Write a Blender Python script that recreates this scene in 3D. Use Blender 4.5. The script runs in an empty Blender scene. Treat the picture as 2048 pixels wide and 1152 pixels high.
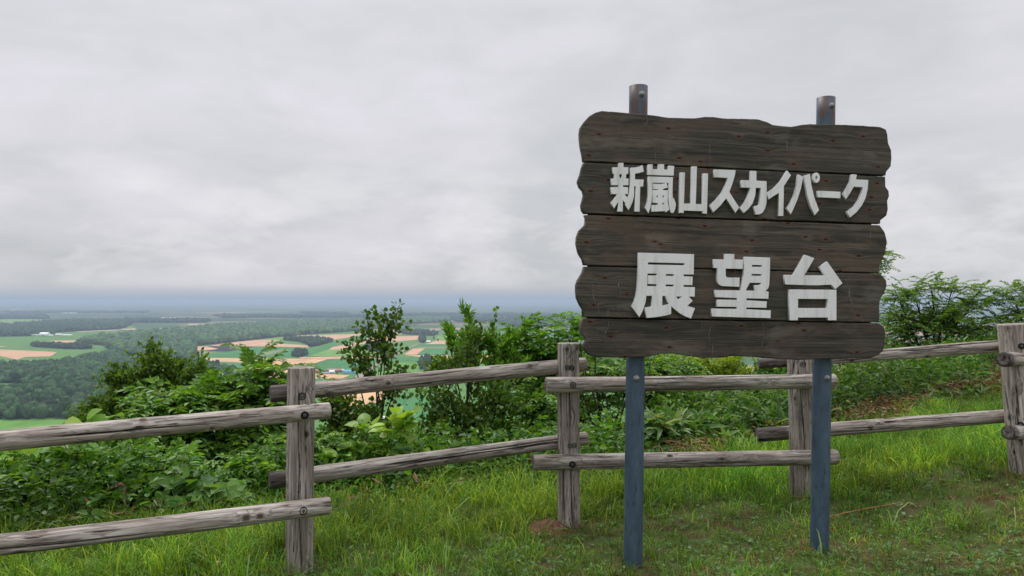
import bpy, math, random
import numpy as np
from mathutils import Matrix, Vector
R = math.radians
rng = np.random.default_rng(7)
random.seed(7)
scn = bpy.context.scene
COL = scn.collection

# ------------------------------------------------------------------ camera
F, CX, CY = 1500.0, 1024.0, 576.0
EYE = 1.5
PITCH = math.atan(24 / F)
cam = bpy.data.cameras.new('camera')
cam.sensor_width = 36.0
cam.lens = 36.0 * F / 2048
cam.clip_start = 0.05
cam.clip_end = 250000
co = bpy.data.objects.new('camera', cam)
COL.objects.link(co)
co.location = (0, 0, EYE)
co.rotation_euler = (math.pi / 2 + PITCH, 0, 0)
scn.camera = co
scn.render.resolution_x, scn.render.resolution_y = 1024, 576

# ------------------------------------------------------------------ world: overcast sky over a physical sky
SUN_EL, SUN_AZ = R(58), R(-25)      # azimuth from +Y (view direction) towards +X
w = bpy.data.worlds.new('World')
scn.world = w
w.use_nodes = True
nt = w.node_tree
for n in list(nt.nodes): nt.nodes.remove(n)
def N(t, **k):
    n = nt.nodes.new(t)
    for a, b in k.items():
        if a.startswith('i_'): n.inputs[a[2:]].default_value = b
        else: setattr(n, a, b)
    return n
def LK(a, b): nt.links.new(a, b)
def math_n(op, a, b=None, clamp=False):
    n = N('ShaderNodeMath', operation=op); n.use_clamp = clamp
    for i, v in enumerate((a, b)):
        if v is None: continue
        if isinstance(v, (int, float)): n.inputs[i].default_value = v
        else: LK(v, n.inputs[i])
    return n.outputs[0]
def ramp(fac, stops, interp='LINEAR'):
    n = N('ShaderNodeValToRGB'); cr = n.color_ramp; cr.interpolation = interp
    while len(cr.elements) > 1: cr.elements.remove(cr.elements[-1])
    cr.elements[0].position = stops[0][0]; cr.elements[0].color = (*stops[0][1], 1)
    for p, c in stops[1:]:
        e = cr.elements.new(p); e.color = (*c, 1)
    LK(fac, n.inputs[0]); return n.outputs[0]
def mix(fac, a, b, mode='MIX'):
    n = N('ShaderNodeMix', data_type='RGBA', blend_type=mode)
    for s, v in ((0, fac), (6, a), (7, b)):
        if isinstance(v, (int, float)): n.inputs[s].default_value = v
        elif isinstance(v, tuple): n.inputs[s].default_value = (*v, 1)
        else: LK(v, n.inputs[s])
    return n.outputs[2]
sky = N('ShaderNodeTexSky', sky_type='NISHITA')
sky.sun_disc = False; sky.sun_elevation = SUN_EL; sky.sun_rotation = SUN_AZ
bg1 = N('ShaderNodeBackground'); bg1.inputs[1].default_value = 0.05
LK(sky.outputs[0], bg1.inputs[0])
tc = N('ShaderNodeTexCoord')
sep = N('ShaderNodeSeparateXYZ'); LK(tc.outputs['Generated'], sep.inputs[0])
z = math_n('MAXIMUM', sep.outputs[2], 0.0)
den = math_n('ADD', z, 0.22)
cu = N('ShaderNodeCombineXYZ')
LK(math_n('DIVIDE', sep.outputs[0], den), cu.inputs[0])
LK(math_n('DIVIDE', sep.outputs[1], den), cu.inputs[1])
LK(math_n('MULTIPLY', z, 3.0), cu.inputs[2])
def noise(vec, scale, detail, rough, dist=0.0, off=(0, 0, 0)):
    mp = N('ShaderNodeMapping'); mp.inputs['Location'].default_value = off; LK(vec, mp.inputs[0])
    n = N('ShaderNodeTexNoise'); LK(mp.outputs[0], n.inputs['Vector'])
    n.inputs['Scale'].default_value = scale; n.inputs['Detail'].default_value = detail
    n.inputs['Roughness'].default_value = rough; n.inputs['Distortion'].default_value = dist
    return n.outputs[0]
big = noise(cu.outputs[0], 0.75, 3.0, 0.5, 0.4, (3.1, 0.4, 0))
med = noise(cu.outputs[0], 2.4, 6.0, 0.55, 0.6, (1.7, 5.2, 0))
flat = N('ShaderNodeMapping'); flat.inputs['Scale'].default_value = (1, 1, 2.6); LK(tc.outputs['Generated'], flat.inputs[0])
fine = noise(flat.outputs[0], 7.0, 8.0, 0.62, 0.8, (0.3, 0.1, 0.7))
mixn = math_n('ADD', math_n('ADD', math_n('MULTIPLY', big, 0.58), math_n('MULTIPLY', med, 0.27)), math_n('MULTIPLY', fine, 0.15))
cl = ramp(mixn, [(0.35, (0.585, 0.60, 0.62)), (0.45, (0.665, 0.67, 0.695)), (0.53, (0.735, 0.725, 0.765)), (0.63, (0.82, 0.80, 0.85))])
# brighter billows low in the sky
lowz = ramp(z, [(0.0, (0, 0, 0)), (0.035, (1, 1, 1)), (0.11, (1, 1, 1)), (0.19, (0, 0, 0))])
puff = ramp(noise(flat.outputs[0], 7.0, 9.0, 0.58, 0.2, (0.62, 0.2, 0.35)), [(0.46, (0, 0, 0)), (0.62, (1, 1, 1)), (0.72, (0.5, 0.5, 0.5))])
cl = mix(math_n('MULTIPLY', math_n('MULTIPLY', lowz, puff), 0.34), cl, (0.90, 0.90, 0.91))
# distant rain-grey band resting on the horizon
band = ramp(z, [(0.0, (1, 1, 1)), (0.006, (0.95, 0.95, 0.95)), (0.0130, (0.7, 0.7, 0.7)), (0.020, (0.12, 0.12, 0.12)), (0.06, (0, 0, 0))])
lowd = ramp(z, [(0.0, (0.80, 0.82, 0.83)), (0.05, (0.82, 0.83, 0.84)), (0.16, (0.95, 0.95, 0.955)), (0.24, (1.0, 0.995, 1.01))])
cl = mix(1.0, cl, lowd, 'MULTIPLY')
cl = mix(math_n('MULTIPLY', math_n('MULTIPLY', lowz, puff), 0.32), cl, (0.86, 0.84, 0.855))
bandc = ramp(z, [(0.0, (0.345, 0.425, 0.545)), (0.006, (0.39, 0.45, 0.545)), (0.016, (0.48, 0.505, 0.55))])
cl = mix(band, cl, bandc)
# overcast sky: zenith about three times as bright as the horizon
zen = ramp(z, [(0.0, (1, 1, 1)), (0.40, (1.0, 1.0, 1.0)), (0.60, (1.0, 1.0, 1.0)), (1.0, (1.0, 1.0, 1.0))])
gain = N('ShaderNodeMapRange'); LK(z, gain.inputs[0])
gain.inputs[1].default_value = 0.36; gain.inputs[2].default_value = 1.0
gain.inputs[3].default_value = 1.0; gain.inputs[4].default_value = 2.9
sc_ = N('ShaderNodeVectorMath', operation='SCALE'); LK(cl, sc_.inputs[0]); LK(gain.outputs[0], sc_.inputs[3])
bg2 = N('ShaderNodeBackground'); LK(sc_.outputs[0], bg2.inputs[0]); bg2.inputs[1].default_value = 1.0
ms = N('ShaderNodeMixShader'); ms.inputs[0].default_value = 0.94
LK(bg1.outputs[0], ms.inputs[1]); LK(bg2.outputs[0], ms.inputs[2])
wo = N('ShaderNodeOutputWorld'); LK(ms.outputs[0], wo.inputs[0])

sl = bpy.data.lights.new('sun', 'SUN'); sl.energy = 1.5; sl.angle = R(20); sl.color = (1, 0.97, 0.92)
so = bpy.data.objects.new('sun', sl); COL.objects.link(so)
sd = Vector((math.sin(SUN_AZ) * math.cos(SUN_EL), math.cos(SUN_AZ) * math.cos(SUN_EL), math.sin(SUN_EL)))
so.rotation_euler = sd.to_track_quat('Z', 'Y').to_euler()
so.location = (0, 0, 60)
vs = scn.view_settings
vs.view_transform = 'Standard'; vs.look = 'None'; vs.exposure = 0.10; vs.gamma = 1.0; vs.use_curve_mapping = False
scn.cycles.use_denoising = True
scn.cycles.max_bounces = 6; scn.cycles.transparent_max_bounces = 6
scn.cycles.volume_bounces = 0

# ------------------------------------------------------------------ helpers
FW = Vector((0, math.cos(PITCH), math.sin(PITCH))); UP = Vector((0, -math.sin(PITCH), math.cos(PITCH)))
def ray(px, py):
    return Vector((1, 0, 0)) * ((px - CX) / F) + UP * (-(py - CY) / F) + FW
def at(px, py, d):
    r = ray(px, py); r = r * (d / r.y)
    return Vector((r.x, r.y, r.z + EYE))
VZ = -170.0                      # level of the plain below the look-out
def onplain(px, py, zz=VZ):
    r = ray(px, py); t = (zz - EYE) / r.z
    return Vector((r.x * t, r.y * t, zz))

WM = {}
def reg(o, M, parent=None):
    WM[o.name] = M
    if parent is not None:
        o.parent = parent
        o.matrix_basis = WM[parent.name].inverted() @ M
    else:
        o.matrix_basis = M
    return o
def tag(o, label=None, cat=None, group=None, kind=None):
    if label: o['label'] = label
    if cat: o['category'] = cat
    if group: o['group'] = group
    if kind: o['kind'] = kind
    return o
def empty(name, loc, rot=None):
    o = bpy.data.objects.new(name, None); COL.objects.link(o)
    o.empty_display_size = 0.2
    M = Matrix.Translation(Vector(loc))
    if rot is not None: M = M @ rot
    return reg(o, M)
def mesh_np(name, V, T=None, Q=None, col=None, smooth=False, extra=None):
    V = np.asarray(V, dtype=np.float32).reshape(-1, 3)
    T = np.zeros((0, 3), int) if T is None or len(T) == 0 else np.asarray(T)
    Q = np.zeros((0, 4), int) if Q is None or len(Q) == 0 else np.asarray(Q)
    me = bpy.data.meshes.new(name)
    me.vertices.add(len(V)); me.vertices.foreach_set('co', V.ravel())
    nl = T.size + Q.size; me.loops.add(nl)
    me.loops.foreach_set('vertex_index', np.concatenate([T.ravel(), Q.ravel()]).astype(np.int32))
    me.polygons.add(len(T) + len(Q))
    st = np.concatenate([np.arange(len(T)) * 3, T.size + np.arange(len(Q)) * 4]).astype(np.int32)
    me.polygons.foreach_set('loop_start', st)
    if smooth: me.polygons.foreach_set('use_smooth', np.ones(len(T) + len(Q), bool))
    if col is not None:
        a = me.color_attributes.new('col', 'FLOAT_COLOR', 'POINT')
        c = np.ones((len(V), 4), np.float32); c[:, :3] = np.asarray(col, np.float32).reshape(-1, 3)
        a.data.foreach_set('color', c.ravel())
    if extra is not None:
        a = me.attributes.new('crk', 'FLOAT', 'POINT')
        a.data.foreach_set('value', np.asarray(extra, np.float32).ravel())
    me.update(calc_edges=True)
    return me
def link(name, me, m=None, parent=None, M=None):
    o = bpy.data.objects.new(name, me); COL.objects.link(o)
    if m is not None: me.materials.append(m)
    reg(o, M if M is not None else Matrix.Identity(4), parent)
    return o
class MB:
    """gathers verts and faces"""
    def __init__(s): s.V = []; s.T = []; s.Q = []; s.C = []; s.n = 0
    def add(s, V, T=None, Q=None, C=None):
        V = np.asarray(V, float).reshape(-1, 3)
        s.V.append(V)
        if T is not None and len(T): s.T.append(np.asarray(T) + s.n)
        if Q is not None and len(Q): s.Q.append(np.asarray(Q) + s.n)
        if C is not None: s.C.append(np.broadcast_to(np.asarray(C, float), V.shape))
        s.n += len(V)
    def mesh(s, name, origin=(0, 0, 0), smooth=False):
        V = np.concatenate(s.V) - np.asarray(origin, float)
        T = np.concatenate(s.T) if s.T else None
        Q = np.concatenate(s.Q) if s.Q else None
        C = np.concatenate(s.C) if s.C and sum(len(c) for c in s.C) == len(V) else None
        return mesh_np(name, V, T, Q, C, smooth)
    def tube(s, P, r, sides=5, C=None):
        P = np.asarray(P, float); k = len(P)
        r = np.broadcast_to(np.asarray(r, float), (k,))
        d = np.gradient(P, axis=0); d /= np.linalg.norm(d, axis=1)[:, None] + 1e-9
        ref = np.array([0, 0, 1.0]) if abs(d[0, 2]) < 0.9 else np.array([1.0, 0, 0])
        a = np.cross(d, ref); a /= np.linalg.norm(a, axis=1)[:, None] + 1e-9
        b = np.cross(d, a)
        th = np.arange(sides) / sides * 2 * np.pi
        V = P[:, None] + r[:, None, None] * (np.cos(th)[None, :, None] * a[:, None] + np.sin(th)[None, :, None] * b[:, None])
        i = np.arange(k - 1)[:, None] * sides; j = np.arange(sides)[None]; j2 = (j + 1) % sides
        Q = np.stack([i + j, i + j2, i + sides + j2, i + sides + j], -1).reshape(-1, 4)
        s.add(V.reshape(-1, 3), Q=Q, C=C)
    def box(s, lo, hi, C=None):
        x0, y0, z0 = lo; x1, y1, z1 = hi
        V = [(x0,y0,z0),(x1,y0,z0),(x1,y1,z0),(x0,y1,z0),(x0,y0,z1),(x1,y0,z1),(x1,y1,z1),(x0,y1,z1)]
        s.add(V, Q=[(3,2,1,0),(4,5,6,7),(0,1,5,4),(1,2,6,5),(2,3,7,6),(3,0,4,7)], C=C)

def _h(i, j, s):
    n = (i * 374761393 + j * 668265263 + s * 974711) & 0xffffffff
    n = ((n ^ (n >> 13)) * 1274126177) & 0xffffffff
    return ((n ^ (n >> 16)) & 0xffff) / 65535.0
def vnoise(x, y, s=0):
    x = np.asarray(x, float); y = np.asarray(y, float)
    i = np.floor(x).astype(np.int64); j = np.floor(y).astype(np.int64)
    u = x - i; v = y - j; u = u * u * (3 - 2 * u); v = v * v * (3 - 2 * v)
    return (_h(i, j, s) * (1 - u) + _h(i + 1, j, s) * u) * (1 - v) + (_h(i, j + 1, s) * (1 - u) + _h(i + 1, j + 1, s) * u) * v
def fbm(x, y, s=0, o=4):
    t = 0; a = 0.5; k = 1.0
    for q in range(o):
        t = t + a * vnoise(np.asarray(x) * k, np.asarray(y) * k, s + q * 17); a *= .5; k *= 2.03
    return t / (1 - .5 ** o)

# ------------------------------------------------------------------ materials
def newmat(name):
    global nt
    m = bpy.data.materials.new(name); m.use_nodes = True
    nt = m.node_tree
    for n in list(nt.nodes): nt.nodes.remove(n)
    out = N('ShaderNodeOutputMaterial')
    return m, out
def principled(out, color, rough=0.8, metal=0.0, spec=0.3, bump=None, bstr=0.3, bdist=0.01):
    p = N('ShaderNodeBsdfPrincipled')
    if isinstance(color, tuple): p.inputs['Base Color'].default_value = (*color, 1)
    else: LK(color, p.inputs['Base Color'])
    if isinstance(rough, (int, float)): p.inputs['Roughness'].default_value = rough
    else: LK(rough, p.inputs['Roughness'])
    p.inputs['Metallic'].default_value = metal
    p.inputs['Specular IOR Level'].default_value = spec
    if bump is not None:
        b = N('ShaderNodeBump'); b.inputs['Strength'].default_value = bstr; b.inputs['Distance'].default_value = bdist
        LK(bump, b.inputs['Height']); LK(b.outputs[0], p.inputs['Normal'])
    LK(p.outputs[0], out.inputs[0]); return p
def objvec(scale=(1, 1, 1), loc=(0, 0, 0), which='Object'):
    t = N('ShaderNodeTexCoord'); mp = N('ShaderNodeMapping')
    mp.inputs['Scale'].default_value = scale; mp.inputs['Location'].default_value = loc
    LK(t.outputs[which], mp.inputs[0]); return mp.outputs[0]
def posvec(scale=(1, 1, 1)):
    t = N('ShaderNodeNewGeometry'); mp = N('ShaderNodeMapping')
    mp.inputs['Scale'].default_value = scale; LK(t.outputs['Position'], mp.inputs[0]); return mp.outputs[0]
def ntex(vec, scale=1.0, detail=4.0, rough=0.55, dist=0.0):
    n = N('ShaderNodeTexNoise'); LK(vec, n.inputs['Vector'])
    n.inputs['Scale'].default_value = scale; n.inputs['Detail'].default_value = detail
    n.inputs['Roughness'].default_value = rough; n.inputs['Distortion'].default_value = dist
    return n.outputs[0]
def vtex(vec, scale=1.0, out='Distance', feature='F1', rnd=1.0):
    n = N('ShaderNodeTexVoronoi', feature=feature); LK(vec, n.inputs['Vector'])
    n.inputs['Scale'].default_value = scale; n.inputs['Randomness'].default_value = rnd
    return n.outputs[out]

def leaf_mat(name, trans=0.42, rough=0.5, gloss=0.035):
    m, out = newmat(name)
    a = N('ShaderNodeAttribute', attribute_name='col')
    d = N('ShaderNodeBsdfDiffuse'); LK(a.outputs['Color'], d.inputs[0])
    t = N('ShaderNodeBsdfTranslucent')
    tcol = mix(1.0, a.outputs['Color'], (1.45, 1.40, 0.5), 'MULTIPLY'); LK(tcol, t.inputs[0])
    s1 = N('ShaderNodeMixShader'); s1.inputs[0].default_value = trans
    LK(d.outputs[0], s1.inputs[1]); LK(t.outputs[0], s1.inputs[2])
    g = N('ShaderNodeBsdfGlossy'); g.inputs['Roughness'].default_value = rough; g.inputs[0].default_value = (.9, .95, .9, 1)
    lw = N('ShaderNodeLayerWeight'); lw.inputs[0].default_value = 0.25
    s2 = N('ShaderNodeMixShader')
    LK(math_n('ADD', math_n('MULTIPLY', lw.outputs['Fresnel'], gloss), gloss * 0.3), s2.inputs[0])
    LK(s1.outputs[0], s2.inputs[1]); LK(g.outputs[0], s2.inputs[2])
    LK(s2.outputs[0], out.inputs[0]); return m
M_LEAF = leaf_mat('leaf')
M_GRASS = leaf_mat('grass_blade', 0.45, 0.5, 0.02)
def bark_mat():
    m, out = newmat('bark')
    n = ntex(posvec((30, 30, 8)), 1.0, 4)
    c = ramp(n, [(0.3, (0.018, 0.015, 0.013)), (0.7, (0.06, 0.05, 0.042))])
    principled(out, c, 0.85, bump=n, bstr=.4); return m
M_BARK = bark_mat()
def simple_mat(name, color, rough=0.6, metal=0.0, spec=0.3, var=0.15, sc=3.0):
    m, out = newmat(name)
    n = ntex(objvec(), sc, 5, 0.6)
    lo = tuple(c * (1 - var) for c in color); hi = tuple(min(1, c * (1 + var)) for c in color)
    c = ramp(n, [(0.3, lo), (0.7, hi)])
    principled(out, c, rough, metal, spec); return m

def log_mat(name='weathered_log', tint=(1, 1, 1), seed=0.0):
    m, out = newmat(name)
    oi = N('ShaderNodeObjectInfo')
    t = N('ShaderNodeTexCoord')
    add = N('ShaderNodeVectorMath', operation='ADD'); LK(t.outputs['Object'], add.inputs[0])
    cb = N('ShaderNodeCombineXYZ'); LK(math_n('MULTIPLY', oi.outputs['Random'], 37.0), cb.inputs[0]); LK(math_n('MULTIPLY', oi.outputs['Random'], 91.0), cb.inputs[2])
    LK(cb.outputs[0], add.inputs[1])
    def mp(s):
        q = N('ShaderNodeMapping'); q.inputs['Scale'].default_value = s; LK(add.outputs[0], q.inputs[0]); return q.outputs[0]
    # knots deflect the grain
    kn = vtex(mp((9, 9, 6)), 1.0)
    knf = ramp(kn, [(0.10, (1, 1, 1)), (0.22, (0.35, .35, .35)), (0.40, (0, 0, 0))])
    warp = N('ShaderNodeVectorMath', operation='ADD'); LK(mp((1, 1, 1)), warp.inputs[0])
    cw = N('ShaderNodeCombineXYZ'); LK(math_n('MULTIPLY', knf, 0.02), cw.inputs[0]); LK(math_n('MULTIPLY', knf, -0.015), cw.inputs[1])
    LK(cw.outputs[0], warp.inputs[1])
    m2 = N('ShaderNodeMapping'); m2.inputs['Scale'].default_value = (60, 60, 2.6); LK(warp.outputs[0], m2.inputs[0])
    grain = ntex(m2.outputs[0], 1.0, 5, 0.65, 0.4)
    m3 = N('ShaderNodeMapping'); m3.inputs['Scale'].default_value = (20, 20, 1.5); LK(warp.outputs[0], m3.inputs[0])
    grain2 = ntex(m3.outputs[0], 1.0, 4, 0.6, 1.2)
    patch = ntex(mp((5, 5, 2.2)), 1.0, 4, 0.6)
    c = ramp(grain, [(0.32, (0.085, 0.072, 0.060)), (0.41, (0.25, 0.228, 0.204)), (0.54, (0.43, 0.40, 0.365)), (0.68, (0.62, 0.59, 0.55))])
    c2 = ramp(grain2, [(0.34, (0.25, 0.22, 0.20)), (0.40, (0.75, 0.73, 0.71)), (0.52, (1.0, 0.98, 0.96)), (0.64, (1.12, 1.09, 1.05))])
    c = mix(0.85, c, c2, 'MULTIPLY')
    c = mix(math_n('MULTIPLY', ramp(patch, [(0.44, (0, 0, 0)), (0.60, (1, 1, 1))]), 0.45), c, (0.185, 0.145, 0.118))
    c = mix(math_n('MULTIPLY', ramp(patch, [(0.22, (1, 1, 1)), (0.42, (0, 0, 0))]), 0.40), c, (0.20, 0.21, 0.175))
    c = mix(ramp(kn, [(0.075, (1, 1, 1)), (0.10, (0.7, .7, .7)), (0.13, (0.2, .2, .2)), (0.20, (0, 0, 0))]), c, (0.07, 0.045, 0.032))
    # flowing growth lines and hairline checks
    m4 = N('ShaderNodeMapping'); m4.inputs['Scale'].default_value = (17, 17, 1.9); LK(warp.outputs[0], m4.inputs[0])
    fl = ntex(m4.outputs[0], 1.0, 2, 0.5, 0.8)
    iso = math_n('ABSOLUTE', math_n('SUBTRACT', math_n('FRACT', math_n('MULTIPLY', fl, 9.0)), 0.5))
    lines = ramp(iso, [(0.05, (1, 1, 1)), (0.16, (0, 0, 0))])
    msk = ramp(ntex(mp((14, 14, 3)), 1.0, 3, 0.5), [(0.40, (0.12, .12, .12)), (0.58, (1, 1, 1))])
    c = mix(math_n('MULTIPLY', math_n('MULTIPLY', lines, msk), 0.55), c, (0.075, 0.06, 0.048))
    hc = math_n('ABSOLUTE', math_n('SUBTRACT', ntex(mp((24, 24, 1.1)), 1.0, 4, 0.6, 0.5), 0.5))
    hm = ramp(ntex(mp((7, 7, 3.5)), 1.3, 2, 0.5), [(0.52, (0, 0, 0)), (0.57, (1, 1, 1))])
    c = mix(math_n('MULTIPLY', ramp(hc, [(0.006, (1, 1, 1)), (0.016, (0, 0, 0))]), hm), c, (0.012, 0.010, 0.009))
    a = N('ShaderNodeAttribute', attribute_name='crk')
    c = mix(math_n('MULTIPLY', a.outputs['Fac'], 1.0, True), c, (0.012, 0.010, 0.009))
    c = mix(1.0, c, ramp(oi.outputs['Random'], [(0.0, (0.86, 0.85, 0.84)), (0.5, (1.0, 0.98, 0.95)), (1.0, (1.14, 1.13, 1.12))]), 'MULTIPLY')
    c = mix(1.0, c, tint, 'MULTIPLY')
    b = math_n('ADD', math_n('MULTIPLY', grain, 0.7), math_n('MULTIPLY', grain2, 0.8))
    principled(out, c, 0.85, spec=0.2, bump=b, bstr=0.55, bdist=0.006)
    return m
M_LOG = log_mat()
M_LOGD = log_mat('dark_wet_log', (0.5, 0.47, 0.46))

def plank_mat():
    m, out = newmat('dark_stained_plank')
    oi = N('ShaderNodeObjectInfo'); t = N('ShaderNodeTexCoord')
    add = N('ShaderNodeVectorMath', operation='ADD'); LK(t.outputs['Object'], add.inputs[0])
    cb = N('ShaderNodeCombineXYZ'); LK(math_n('MULTIPLY', oi.outputs['Random'], 53.0), cb.inputs[0]); LK(math_n('MULTIPLY', oi.outputs['Random'], 17.0), cb.inputs[1])
    LK(cb.outputs[0], add.inputs[1])
    def mp(s, src=add.outputs[0]):
        q = N('ShaderNodeMapping'); q.inputs['Scale'].default_value = s; LK(src, q.inputs[0]); return q.outputs[0]
    sk = N('ShaderNodeSeparateXYZ'); LK(mp((1, 1, 1)), sk.inputs[0])
    ck_ = N('ShaderNodeCombineXYZ'); LK(math_n('MULTIPLY', sk.outputs[0], 3.4), ck_.inputs[0]); LK(math_n('MULTIPLY', sk.outputs[2], 8.0), ck_.inputs[1])
    kv = N('ShaderNodeTexVoronoi', voronoi_dimensions='2D'); LK(ck_.outputs[0], kv.inputs['Vector']); kv.inputs['Scale'].default_value = 1.0; kn = kv.outputs['Distance']
    knf = ramp(kn, [(0.04, (1, 1, 1)), (0.12, (0.4, .4, .4)), (0.28, (0, 0, 0))])
    warp = N('ShaderNodeVectorMath', operation='ADD'); LK(add.outputs[0], warp.inputs[0])
    cw = N('ShaderNodeCombineXYZ'); LK(math_n('MULTIPLY', knf, 0.022), cw.inputs[2]); LK(cw.outputs[0], warp.inputs[1])
    g1 = ntex(mp((1.8, 1, 85), warp.outputs[0]), 1.0, 6, 0.7, 0.6)
    g2 = ntex(mp((1.2, 1, 22), warp.outputs[0]), 1.0, 4, 0.6, 1.6)
    patch = ntex(mp((3.0, 1, 7)), 1.0, 5, 0.62)
    p2 = ntex(mp((1.6, 1, 4.5)), 2.3, 4, 0.6)
    c = ramp(g1, [(0.30, (0.019, 0.018, 0.016)), (0.44, (0.040, 0.038, 0.033)), (0.58, (0.068, 0.064, 0.055)), (0.75, (0.125, 0.117, 0.102))])
    c = mix(0.8, c, ramp(g2, [(0.33, (0.55, 0.55, 0.55)), (0.52, (1, 1, 1)), (0.68, (1.4, 1.35, 1.3))]), 'MULTIPLY')
    c = mix(math_n('MULTIPLY', ramp(patch, [(0.48, (0, 0, 0)), (0.58, (1, 1, 1))]), 0.45), c, (0.105, 0.076, 0.060))
    c = mix(math_n('MULTIPLY', ramp(p2, [(0.30, (1, 1, 1)), (0.45, (0, 0, 0))]), 0.5), c, (0.030, 0.036, 0.026))
    c = mix(math_n('MULTIPLY', ramp(p2, [(0.56, (0, 0, 0)), (0.68, (1, 1, 1))]), 0.45), c, (0.15, 0.15, 0.13))
    c = mix(ramp(kn, [(0.02, (1, 1, 1)), (0.035, (0.85, .85, .85)), (0.055, (0.2, .2, .2)), (0.08, (0, 0, 0))]), c, (0.012, 0.008, 0.006))
    c = mix(math_n('MULTIPLY', ramp(kn, [(0.03, (0, 0, 0)), (0.06, (1, 1, 1)), (0.13, (0, 0, 0))]), 0.6), c, (0.10, 0.045, 0.028))
    # the long drying check along the middle of each board
    so_ = N('ShaderNodeSeparateXYZ'); LK(t.outputs['Object'], so_.inputs[0])
    wn = ntex(mp((2.2, 0, 0)), 1.0, 4, 0.6)
    wz = math_n('ABSOLUTE', math_n('ADD', so_.outputs[2], math_n('MULTIPLY', math_n('SUBTRACT', wn, 0.5), 0.05)))
    ck = ramp(math_n('MULTIPLY', wz, 100.0), [(0.08, (1, 1, 1)), (0.2, (0, 0, 0))])
    brk = ramp(ntex(mp((2.5, 0, 0.0)), 1.3, 2, 0.5), [(0.42, (0, 0, 0)), (0.5, (1, 1, 1))])
    c = mix(math_n('MULTIPLY', math_n('MULTIPLY', ck, brk), 0.85), c, (0.006, 0.005, 0.004))
    ck2 = ramp(math_n('MULTIPLY', math_n('ABSOLUTE', math_n('SUBTRACT', wz, 0.004)), 100.0), [(0.1, (1, 1, 1)), (0.35, (0, 0, 0))])
    c = mix(math_n('MULTIPLY', math_n('MULTIPLY', ck2, brk), 0.22), c, (0.18, 0.17, 0.15))
    # pale scratches and drips
    sc = ramp(ntex(mp((60, 1, 3.5)), 1.0, 3, 0.5, 0.3), [(0.705, (0, 0, 0)), (0.76, (1, 1, 1))])
    c = mix(math_n('MULTIPLY', sc, 0.35), c, (0.25, 0.24, 0.22))
    c = mix(1.0, c, ramp(oi.outputs['Random'], [(0.0, (0.98, 0.95, 0.88)), (0.35, (1.25, 1.14, 1.0)), (0.7, (1.02, 1.03, 0.95)), (1.0, (1.38, 1.22, 1.05))]), 'MULTIPLY')
    b = math_n('ADD', g1, math_n('MULTIPLY', g2, 0.8))
    principled(out, c, 0.72, spec=0.25, bump=b, bstr=0.4, bdist=0.003)
    return m
M_PLANK = plank_mat()
def paint_mat():
    m, out = newmat('white_letter_paint')
    n = ntex(objvec((6, 6, 6)), 1.0, 5, 0.6); n2 = ntex(objvec((60, 60, 60)), 1.0, 3, 0.6)
    c = ramp(n, [(0.3, (0.70, 0.71, 0.70)), (0.7, (0.82, 0.82, 0.81))])
    c = mix(ramp(n2, [(0.66, (0, 0, 0)), (0.8, (0.4, 0.4, 0.4))]), c, (0.45, 0.44, 0.40))
    c = mix(0.8, c, ramp(ntex(objvec((26, 26, 3.0)), 1.0, 5, 0.65), [(0.34, (0.78, 0.77, 0.73)), (0.52, (1, 1, 1))]), 'MULTIPLY')
    # unpainted plywood edge shows a creamier tone
    g = N('ShaderNodeNewGeometry')
    principled(out, c, 0.6, spec=0.3, bump=n2, bstr=0.08); return m
M_PAINT = paint_mat()
def pole_mat():
    m, out = newmat('blue_grey_painted_steel')
    v = objvec((1, 1, 1))
    n = ntex(objvec((9, 9, 2.2)), 1.0, 6, 0.65, 0.5); n2 = ntex(objvec((45, 45, 14)), 1.0, 4, 0.6)
    c = ramp(n, [(0.3, (0.030, 0.056, 0.088)), (0.5, (0.047, 0.082, 0.120)), (0.7, (0.078, 0.118, 0.155))])
    c = mix(ramp(n2, [(0.56, (0, 0, 0)), (0.68, (0.85, 0.85, 0.85))]), c, (0.024, 0.034, 0.046))
    c = mix(ramp(ntex(objvec((30, 30, 9), (4, 2, 7)), 1.0, 5, 0.7, 1.5), [(0.60, (0, 0, 0)), (0.68, (0.6, 0.6, 0.6))]), c, (0.13, 0.155, 0.175))
    c = mix(ramp(ntex(objvec((70, 70, 40), (1, 5, 3)), 1.0, 3, 0.6), [(0.68, (0, 0, 0)), (0.74, (0.8, 0.8, 0.8))]), c, (0.085, 0.05, 0.035))
    # rust gathers at the open top end
    s = N('ShaderNodeSeparateXYZ'); LK(v, s.inputs[0])
    topf = N('ShaderNodeMapRange'); LK(s.outputs[2], topf.inputs[0])
    topf.inputs[1].default_value = 2.40; topf.inputs[2].default_value = 2.72; topf.inputs[3].default_value = -0.2; topf.inputs[4].default_value = 0.17
    topf.clamp = True
    r = ramp(math_n('ADD', ntex(objvec((22, 22, 3.0)), 1.0, 6, 0.65, 0.6), topf.outputs[0]), [(0.56, (0, 0, 0)), (0.66, (1, 1, 1))])
    c = mix(math_n('MULTIPLY', r, 0.85), c, (0.085, 0.048, 0.035))
    principled(out, c, 0.5, 0.0, 0.5, bump=n2, bstr=0.12); return m
M_POLE = pole_mat()
M_BOLT = simple_mat('galvanised_bolt', (0.24, 0.25, 0.25), 0.5, 0.6, 0.5)
M_BOLTD = simple_mat('dull_bolt', (0.085, 0.095, 0.092), 0.6, 0.4, 0.4)
M_HOLE = simple_mat('dark_recess', (0.008, 0.008, 0.008), 0.9)
M_BACK = simple_mat('dark_backing', (0.012, 0.010, 0.009), 0.9)

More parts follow.
